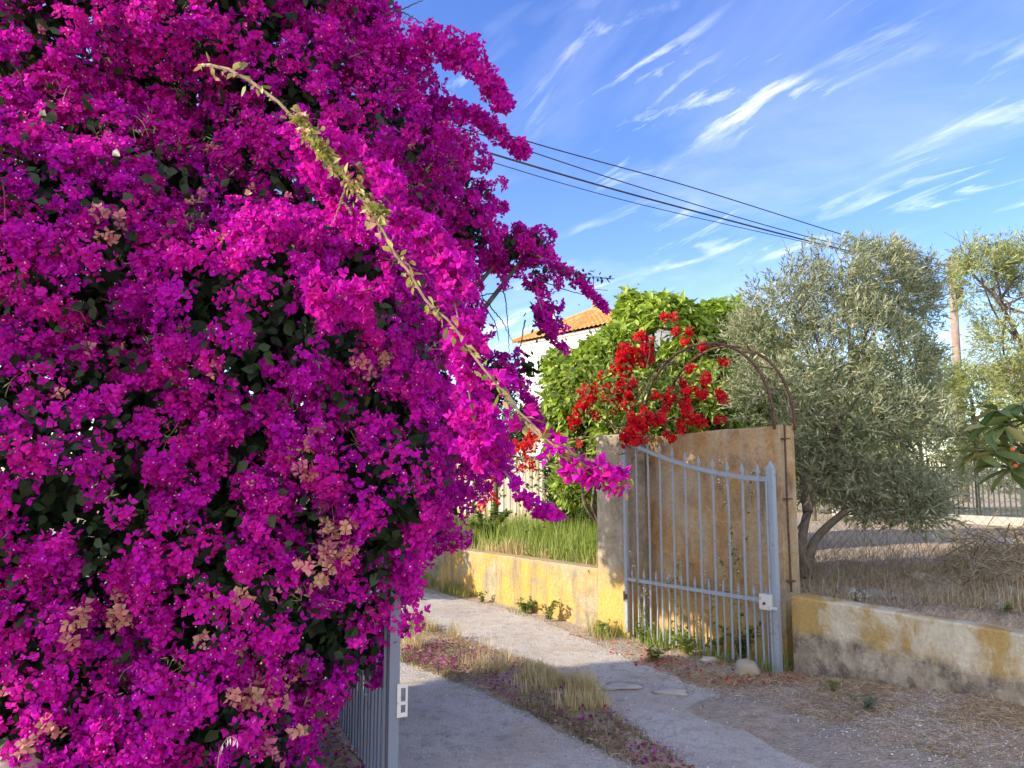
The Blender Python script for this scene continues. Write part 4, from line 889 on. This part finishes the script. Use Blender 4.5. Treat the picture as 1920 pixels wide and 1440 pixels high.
# ------------------------------------------------------------------ house
hd = nrm(np.array([3.05, -3.6, 0])); hp = np.array([-hd[1], hd[0], 0.0]); P1 = np.array([.32, 27., 0.])
Lh, Dh, He, Ha = 5.0, 4.2, 6.12, 7.15
he = empty('house', P1, 'white house with an orange tiled hip roof, chimney and aerial behind the trees', 'house')
mb = MB(); mb.obox(P1 + [0, 0, .3], hd * Lh, hp * Dh, (0, 0, He - .3)); mb.build('wall', M['white'], he)
mb = MB(); mb.obox(P1 - hd * .08 - hp * .08 + [0, 0, He + .002], hd * (Lh + .16), hp * (Dh + .16), (0, 0, .07)); mb.build('cornice', M['white'], he)
ov = .22; c0 = [P1 + hd * a + hp * b + np.array([0, 0, He + .074]) for a, b in ((-ov, -ov), (Lh + ov, -ov), (Lh + ov, Dh + ov), (-ov, Dh + ov))]
R1 = P1 + hd * 2.5 + hp * 1.25 + [0, 0, Ha]; R2 = P1 + hd * 2.5 + hp * 2.6 + [0, 0, Ha]
def tiles(mb, a, b, c, d, pitch=.2):
    """ridged barrel tiles on the quad a-b (eave) c-d (top)"""
    n = int(np.linalg.norm(b - a) / pitch); m = 9; nn = nrm(np.cross(b - a, d - a)); nn = nn if nn[2] > 0 else -nn
    cols_ = n * 4 + 1; V = []
    for j in range(m * 2):
        v = (j // 2 + (j % 2) * .999) / m; lift = .028 * (1 - (j % 2))
        p0 = a + (d - a) * v; p1 = b + (c - b) * v
        for i in range(cols_):
            u = i / (cols_ - 1); x = p0 + (p1 - p0) * u
            # ribs run straight up the slope: phase from position along the eave
            ph = ((x - a) @ nrm(b - a)) / pitch * 2 * math.pi
            V.append(x + nn * (.045 * (.5 + .5 * math.cos(ph)) + lift))
    F = [(j * cols_ + i, j * cols_ + i + 1, (j + 1) * cols_ + i + 1, (j + 1) * cols_ + i) for j in range(m * 2 - 1) for i in range(cols_ - 1)]
    mb.add(V, F)
mb = MB(); tiles(mb, c0[0], c0[1], R1, R1 - hd * .01); tiles(mb, c0[3], c0[0], R1, R2); tiles(mb, c0[1], c0[2], R2, R1); tiles(mb, c0[2], c0[3], R2, R2 + hd * .01)
rf = mb.build('roof', M['roof'], he)
mb = MB()
for a, b in ((c0[0], R1), (c0[1], R1), (c0[2], R2), (c0[3], R2), (R1, R2)): mb.tube([a + [0, 0, .06], b + [0, 0, .06]], .08, 8)
o = mb.build('ridge_tiles', M['roof'], he)
for q in (R1, R2):
    mb = MB(); mb.tube([q + [0, 0, .05], q + [0, 0, .25], q + [0, 0, .32], q + [0, 0, .5]], [.09, .05, .08, .01], 8); mb.build('finial', M['roof'], he)
cx_ = U(1034, 600, 27.3); mb = MB(); w = .15
mb.obox([cx_[0] - w, 27.3 - w, 6.2], (2 * w, 0, 0), (0, 2 * w, 0), (0, 0, .75)); mb.obox([cx_[0] - w - .03, 27.3 - w - .03, 6.951], (2 * w + .06, 0, 0), (0, 2 * w + .06, 0), (0, 0, .06))
mb.obox([cx_[0] - w + .03, 27.3 - w + .03, 7.012], (2 * w - .06, 0, 0), (0, 2 * w - .06, 0), (0, 0, .3)); mb.obox([cx_[0] - w + .09, 27.3 - w + .09, 7.313], (2 * w - .18, 0, 0), (0, 2 * w - .18, 0), (0, 0, .22))
mb.build('chimney', M['white'], he)
an = R1 + [0, 0, .4]; mb = MB(); zt = U(1139, 522, 26)[2]
mb.tube([an, [an[0], an[1], zt]], .018, 6)
for z, l in ((zt - .0, .75), (zt - .42, .5), (zt - .62, .35)):
    mb.tube([[an[0] - l * .6, an[1], z + .03], [an[0] + l, an[1], z - .04]], .012, 5)
for i in range(9): x = an[0] + .1 + i * .07; mb.tube([[x, an[1] - .12, zt - .01 * i / 2], [x, an[1] + .12, zt - .01 * i / 2]], .007, 4)
mb.build('aerial', M['black'], he)
mb = MB(); p = P1 + hd * .75 - hp * .06; mb.tube([p + [0, 0, .5], p + [0, 0, 4.9], p + hp * .05 + [0, 0, 5.0]], .035, 6); mb.build('drainpipe', M['white'], he)
# window on the side facing the driveway, mostly behind the trees
fw = MB(); o_ = P1 + hd * 2.1 - hp * .015 + [0, 0, 3.2]; fw.obox(o_, hd * .9, hp * -.03, (0, 0, 1.2)); fr = fw.build('window', M['wood'], he)

# garden wall, post, far gate
gw = empty('garden_fence', U(860, 990, 13.6) * [1, 1, 0] + [0, 0, .5], 'pale ribbed sheet fence at the back of the grassy bank', 'fence')
a0 = U(620, 900, 14.5); a1 = U(1030, 900, 12.6); a0[2] = a1[2] = .4; fd = nrm(a1 - a0); fn = np.array([-fd[1], fd[0], 0]); Lf = float(np.linalg.norm(a1 - a0))
m = int(Lf / .03); V = []
for i in range(m + 1):
    s = .018 * math.sin(i * .03 / .12 * 2 * math.pi); p = a0 + fd * i * .03 + fn * s; V += [p, p + [0, 0, 1.42], p + fn * .006 + [0, 0, 1.42], p + fn * .006]
F = [(4 * i + j, 4 * (i + 1) + j, 4 * (i + 1) + (j + 1) % 4, 4 * i + (j + 1) % 4) for i in range(m) for j in range(4)]
mb = MB(); mb.add(V, F); mb.build('sheet', M['beige'], gw)
mb = MB(); mb.obox(a0 + fn * .04 + [0, 0, 1.425], fd * Lf, fn * -.08, (0, 0, .04)); mb.build('top_rail', M['white'], gw)
o = MB(); o.obox(a1 + fd * .06, fd * .1, fn * .1, (0, 0, 1.5)); o = o.build('white_post', M['white']); tag(o, 'narrow white post at the end of the ribbed fence', 'post')
o = MB(); o.obox(a1 + fd * .005, fd * .045, fn * .08, (0, 0, 1.45)); o = o.build('black_post', M['black']); tag(o, 'thin black post between the ribbed fence and the white post', 'post')
e = empty('railing', a1 + fd * .2, 'leaning white railing behind the dark shrub', 'railing')
for i in range(5):
    mb = MB(); q = a1 + fd * (.24 + .12 * i); mb.tube([q, q + fd * -.08 + [0, 0, 1.3]], .012, 5); mb.build('bar', M['white'], e)
mb = MB(); mb.tube([a1 + fd * .2 + [0, 0, 1.1], a1 + fd * .85 + [0, 0, 1.1]], .012, 5); mb.build('rail', M['white'], e)

# far right yard: slat fence on a low pale wall
q0 = U(1560, 975, 15.5); q1 = U(2000, 985, 12.0); zb = .62; q0[2] = q1[2] = 0; fd = nrm(q1 - q0); fn = np.array([-fd[1], fd[0], 0]); Lf = float(np.linalg.norm(q1 - q0))
mb = MB(); mb.obox(q0, fd * Lf, fn * .2, (0, 0, zb + .18)); o = mb.build('low_wall', m_simple('grey_block', (.34, .31, .26), (.50, .46, .39), 5, .9, .5, .01), bevel=.01); tag(o, 'low pale wall under the far green slat fence', 'wall')
e = empty('slat_fence', q0 + [0, 0, zb + .18], 'dark green vertical slat fence at the far right of the yard', 'fence')
mb = MB(); M['greenmetal'] = m_simple('green_metal', (.025, .045, .035), (.05, .07, .055), 8, .5, .1)
for i in range(int(Lf / .085)):
    mb.obox(q0 + fd * (i * .085) + fn * .08 + [0, 0, zb + .18], fd * .022, fn * .01, (0, 0, .95))
for z in (.1, .82): mb.obox(q0 + fn * .095 + [0, 0, zb + .18 + z], fd * Lf, fn * .02, (0, 0, .03))
mb.build('slat_panel', M['greenmetal'], e)
for t in np.arange(0, Lf, 1.75):
    mb = MB(); mb.obox(q0 + fd * t + fn * .06 + [0, 0, zb + .181], fd * .07, fn * .07, (0, 0, 1.0)); mb.build('post', M['greenmetal'], e)

# rubble and brush pile
for i, (a, b, h, s) in enumerate([(1860, 1100, .7, .14), (1900, 1090, .7, .17), (1830, 1060, .62, .12), (1880, 1055, .62, .15), (1780, 1050, .6, .1), (1915, 1110, .7, .12), (1590, 1110, .56, .10), (1640, 1120, .56, .13), (1720, 1075, .6, .1), (1890, 1030, .65, .18), (1810, 1020, .6, .12), (1750, 1020, .6, .1)]):
    p = G(a, b, h); p[2] = terrain(p[0], p[1]) + s * .1
    rock(p, (s, s * .8, s * .55), ['large pale broken stone in the rubble heap at the right', 'flat grey stone on the near side of the rubble heap', 'small square stone left of the rubble heap', 'brownish stone in the middle of the rubble heap', 'lone stone between olive tree and rubble heap', 'reddish stone at the right edge of the rubble heap',
          'dull grey stone in dry grass near the wall corner', 'round grey boulder in dry grass behind the low wall', 'pale stone in the sunlit sand behind the olive tree', 'biggest stone at the back of the rubble heap', 'stone at the back left of the rubble heap', 'half buried stone below the far slat fence'][i],
         [(.5, .45, .38), (.36, .34, .31), (.4, .36, .3), (.3, .22, .16), (.45, .4, .33), (.4, .2, .13), (.25, .23, .2), (.22, .2, .17), (.5, .44, .35), (.5, .46, .4), (.4, .37, .32), (.4, .36, .3)][i], seed=20 + i, grp='stones lying in the yard')
mb = MB(); 
for i in range(420):
    p = G(rng.uniform(1780, 1960), rng.uniform(1010, 1100), .65); p[2] = terrain(p[0], p[1]) + rng.random() * .22; a = rng.random() * 6.28
    v = np.array([math.cos(a), math.sin(a), rng.normal() * .6]) * rng.uniform(.03, .16); mb.tube([p - v, p + [0, 0, .02], p + v], rng.uniform(.002, .009), 4)
o = mb.build('brush_pile', M['twig']); tag(o, 'heap of cut sticks piled over the rubble at the right', 'brush', kind='stuff')
mb = MB()
for i in range(420):
    p = G(rng.uniform(1490, 1760), rng.uniform(1060, 1110), .55); p[2] = .5; v = nrm(np.array([rng.normal(), rng.normal(), 1.6])) * rng.uniform(.2, .75)
    mb.tube(spline([p, p + v * .5 + rng.normal(size=3) * .05, p + v + rng.normal(size=3) * .1], 5), np.linspace(.003, .0012, 5), 3)
o = mb.build('dead_brush', M['twig']); tag(o, 'tangle of dead grey twigs under the olive tree', 'brush', kind='stuff')
mb = MB(); mb.tube(spline([U(1483, 1060, 6.9), U(1485, 1010, 6.9), U(1500, 985, 7.0), U(1515, 965, 7.1)], 12), .012, 6); o = mb.build('hose', M['black']); tag(o, 'black hose looped on the trunk behind the wall panel', 'hose')

# ------------------------------------------------------------------ utility pole and cables
pp = U(1793, 700, 22); zt = U(1785, 485, 22)[2]
pe_ = empty('utility_pole', [pp[0], 22, .4], 'wooden utility pole with a small black box, between the two light trees', 'utility pole')
xt = U(1783, 485, 22)[0]
mb = MB(); mb.tube([[pp[0], 22, .3], [pp[0] * .5 + xt * .5, 22, 4], [xt, 22, zt]], [.14, .125, .105], 10); mb.build('pole', M['wood'], pe_, smooth=True)
bx_ = U(1800, 551, 21.85); mb = MB(); mb.obox(bx_ + [-.1, 0, -.15], (.2, 0, 0), (0, .16, 0), (0, 0, .3)); mb.obox(bx_ + [-.13, -.02, .152], (.26, 0, 0), (0, .2, 0), (0, 0, .03)); bo = mb.build('junction_box', M['black'], pe_)
mb = MB(); mb.tube(spline([bx_ + [0, .05, -.15], bx_ + [.02, .05, -.4], bx_ + [-.12, .05, -.45], bx_ + [-.2, .05, -.1]], 12), .012, 5); mb.build('wire_loop', M['black'], pe_)
mb = MB(); mb.obox([xt - .5, 21.86, zt - .25], (1.0, 0, 0), (0, .06, 0), (0, 0, .06)); mb.build('bracket', M['rust'], pe_)
for i, (l, q, r_) in enumerate([('top overhead cable running to the utility pole', [(720, 170, 13), (980, 262, 15), (1300, 352, 18), (1620, 452, 21), (1760, 486, 21.9)], .014),
                              ('second overhead cable from the top', [(720, 190, 13), (860, 238, 14), (1180, 345, 17), (1500, 440, 20), (1775, 505, 21.9)], .013),
                              ('thickest overhead cable, third from the top', [(720, 226, 13), (868, 272, 14), (1180, 363, 17), (1560, 463, 20.5), (1780, 515, 21.9)], .022),
                              ('lowest and thinnest overhead cable', [(720, 240, 13), (870, 288, 14), (1180, 378, 17), (1560, 466, 20.5), (1778, 522, 21.9)], .010)]):
    P = spline([U(*z) for z in q], 40); P = np.vstack([P[0] + (P[0] - P[4]) * 4.5, P]); mb = MB(); mb.tube(P, r_, 5); o = mb.build('overhead_cable', M['black']); tag(o, l, 'cable', 'overhead cables')

# ------------------------------------------------------------------ light
SUN_EL, SUN_AZ = 27.0, 0
sdir = nrm(np.array([-.96, -.28, 0])); se = R(SUN_EL)
sv = Vector((sdir[0] * math.cos(se), sdir[1] * math.cos(se), math.sin(se)))
sl = bpy.data.lights.new('sun', 'SUN'); sl.energy = 3.0; sl.angle = R(.53); sl.color = (1, .87, .70)
so = bpy.data.objects.new('sun', sl); col.objects.link(so); so.rotation_euler = sv.to_track_quat('Z', 'Y').to_euler(); so.location = (-10, -5, 12)
w = bpy.data.worlds.new('World'); scn.world = w; w.use_nodes = True; n = w.node_tree.nodes; l = w.node_tree.links
bg = n['Background']; sky = n.new('ShaderNodeTexSky'); sky.sky_type = 'NISHITA'; sky.sun_disc = False
sky.sun_elevation = se; sky.sun_rotation = math.atan2(sv.x, sv.y); sky.air_density = 1.0; sky.dust_density = .3; sky.ozone_density = 2.5
hs = n.new('ShaderNodeHueSaturation'); hs.inputs['Hue'].default_value = .520; hs.inputs['Saturation'].default_value = 1.22; hs.inputs['Value'].default_value = .88; l.new(sky.outputs[0], hs.inputs['Color'])
tc = n.new('ShaderNodeTexCoord'); sx = n.new('ShaderNodeSeparateXYZ'); l.new(tc.outputs['Generated'], sx.inputs[0])
def wm(op, a, b):
    m = n.new('ShaderNodeMath'); m.operation = op
    for i, v in ((0, a), (1, b)):
        if hasattr(v, 'links'): l.new(v, m.inputs[i])
        else: m.inputs[i].default_value = v
    return m.outputs[0]
zz = wm('ADD', wm('MAXIMUM', sx.outputs[2], 0.0), .12); cx2 = n.new('ShaderNodeCombineXYZ'); l.new(wm('DIVIDE', sx.outputs[0], zz), cx2.inputs[0]); l.new(wm('DIVIDE', sx.outputs[1], zz), cx2.inputs[1])
def wnoise(sc, rot, scale, det=10, rough=.62, dist=.8):
    mp = n.new('ShaderNodeMapping'); mp.vector_type = 'TEXTURE'; mp.inputs['Rotation'].default_value = (0, 0, R(rot)); mp.inputs['Scale'].default_value = (*sc, 1)
    l.new(cx2.outputs[0], mp.inputs[0]); t = n.new('ShaderNodeTexNoise'); t.inputs['Scale'].default_value = scale; t.inputs['Detail'].default_value = det; t.inputs['Roughness'].default_value = rough; t.inputs['Distortion'].default_value = dist
    l.new(mp.outputs[0], t.inputs[0]); return t.outputs['Fac']
def wramp(f, a, b, hi=1.0):
    r = n.new('ShaderNodeMapRange'); r.inputs[1].default_value = a; r.inputs[2].default_value = b; r.inputs[4].default_value = hi; r.clamp = True; l.new(f, r.inputs[0]); return r.outputs[0]
c1 = wramp(wnoise((3.6, 1), -58, 9, 10, .62, .6), .52, .80); c2 = wramp(wnoise((1, 1), 40, 1.7, 3, .5, .2), .45, .62)
c3 = wramp(wnoise((2.5, 1), -50, 1.2, 6), .45, .95, .22)
fill_haze = wm('MULTIPLY', wm('MAXIMUM', wm('SUBTRACT', wm('MULTIPLY', sx.outputs[1], -1.0), .05), 0.0), .72)  # white haze added to the unseen sky behind the camera, brightens the shade
fac = wm('MINIMUM', wm('ADD', wm('ADD', wm('MULTIPLY', wm('MULTIPLY', c1, c2), .65), c3), fill_haze), 1.0)
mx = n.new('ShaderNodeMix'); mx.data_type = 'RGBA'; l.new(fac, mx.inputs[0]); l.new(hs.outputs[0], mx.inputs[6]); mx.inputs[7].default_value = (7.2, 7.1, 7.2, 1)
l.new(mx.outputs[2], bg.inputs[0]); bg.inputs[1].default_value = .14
scn.view_settings.view_transform = 'Standard'; scn.view_settings.look = 'None'; scn.view_settings.exposure = 1.42; scn.view_settings.gamma = 1
scn.render.engine = 'CYCLES'
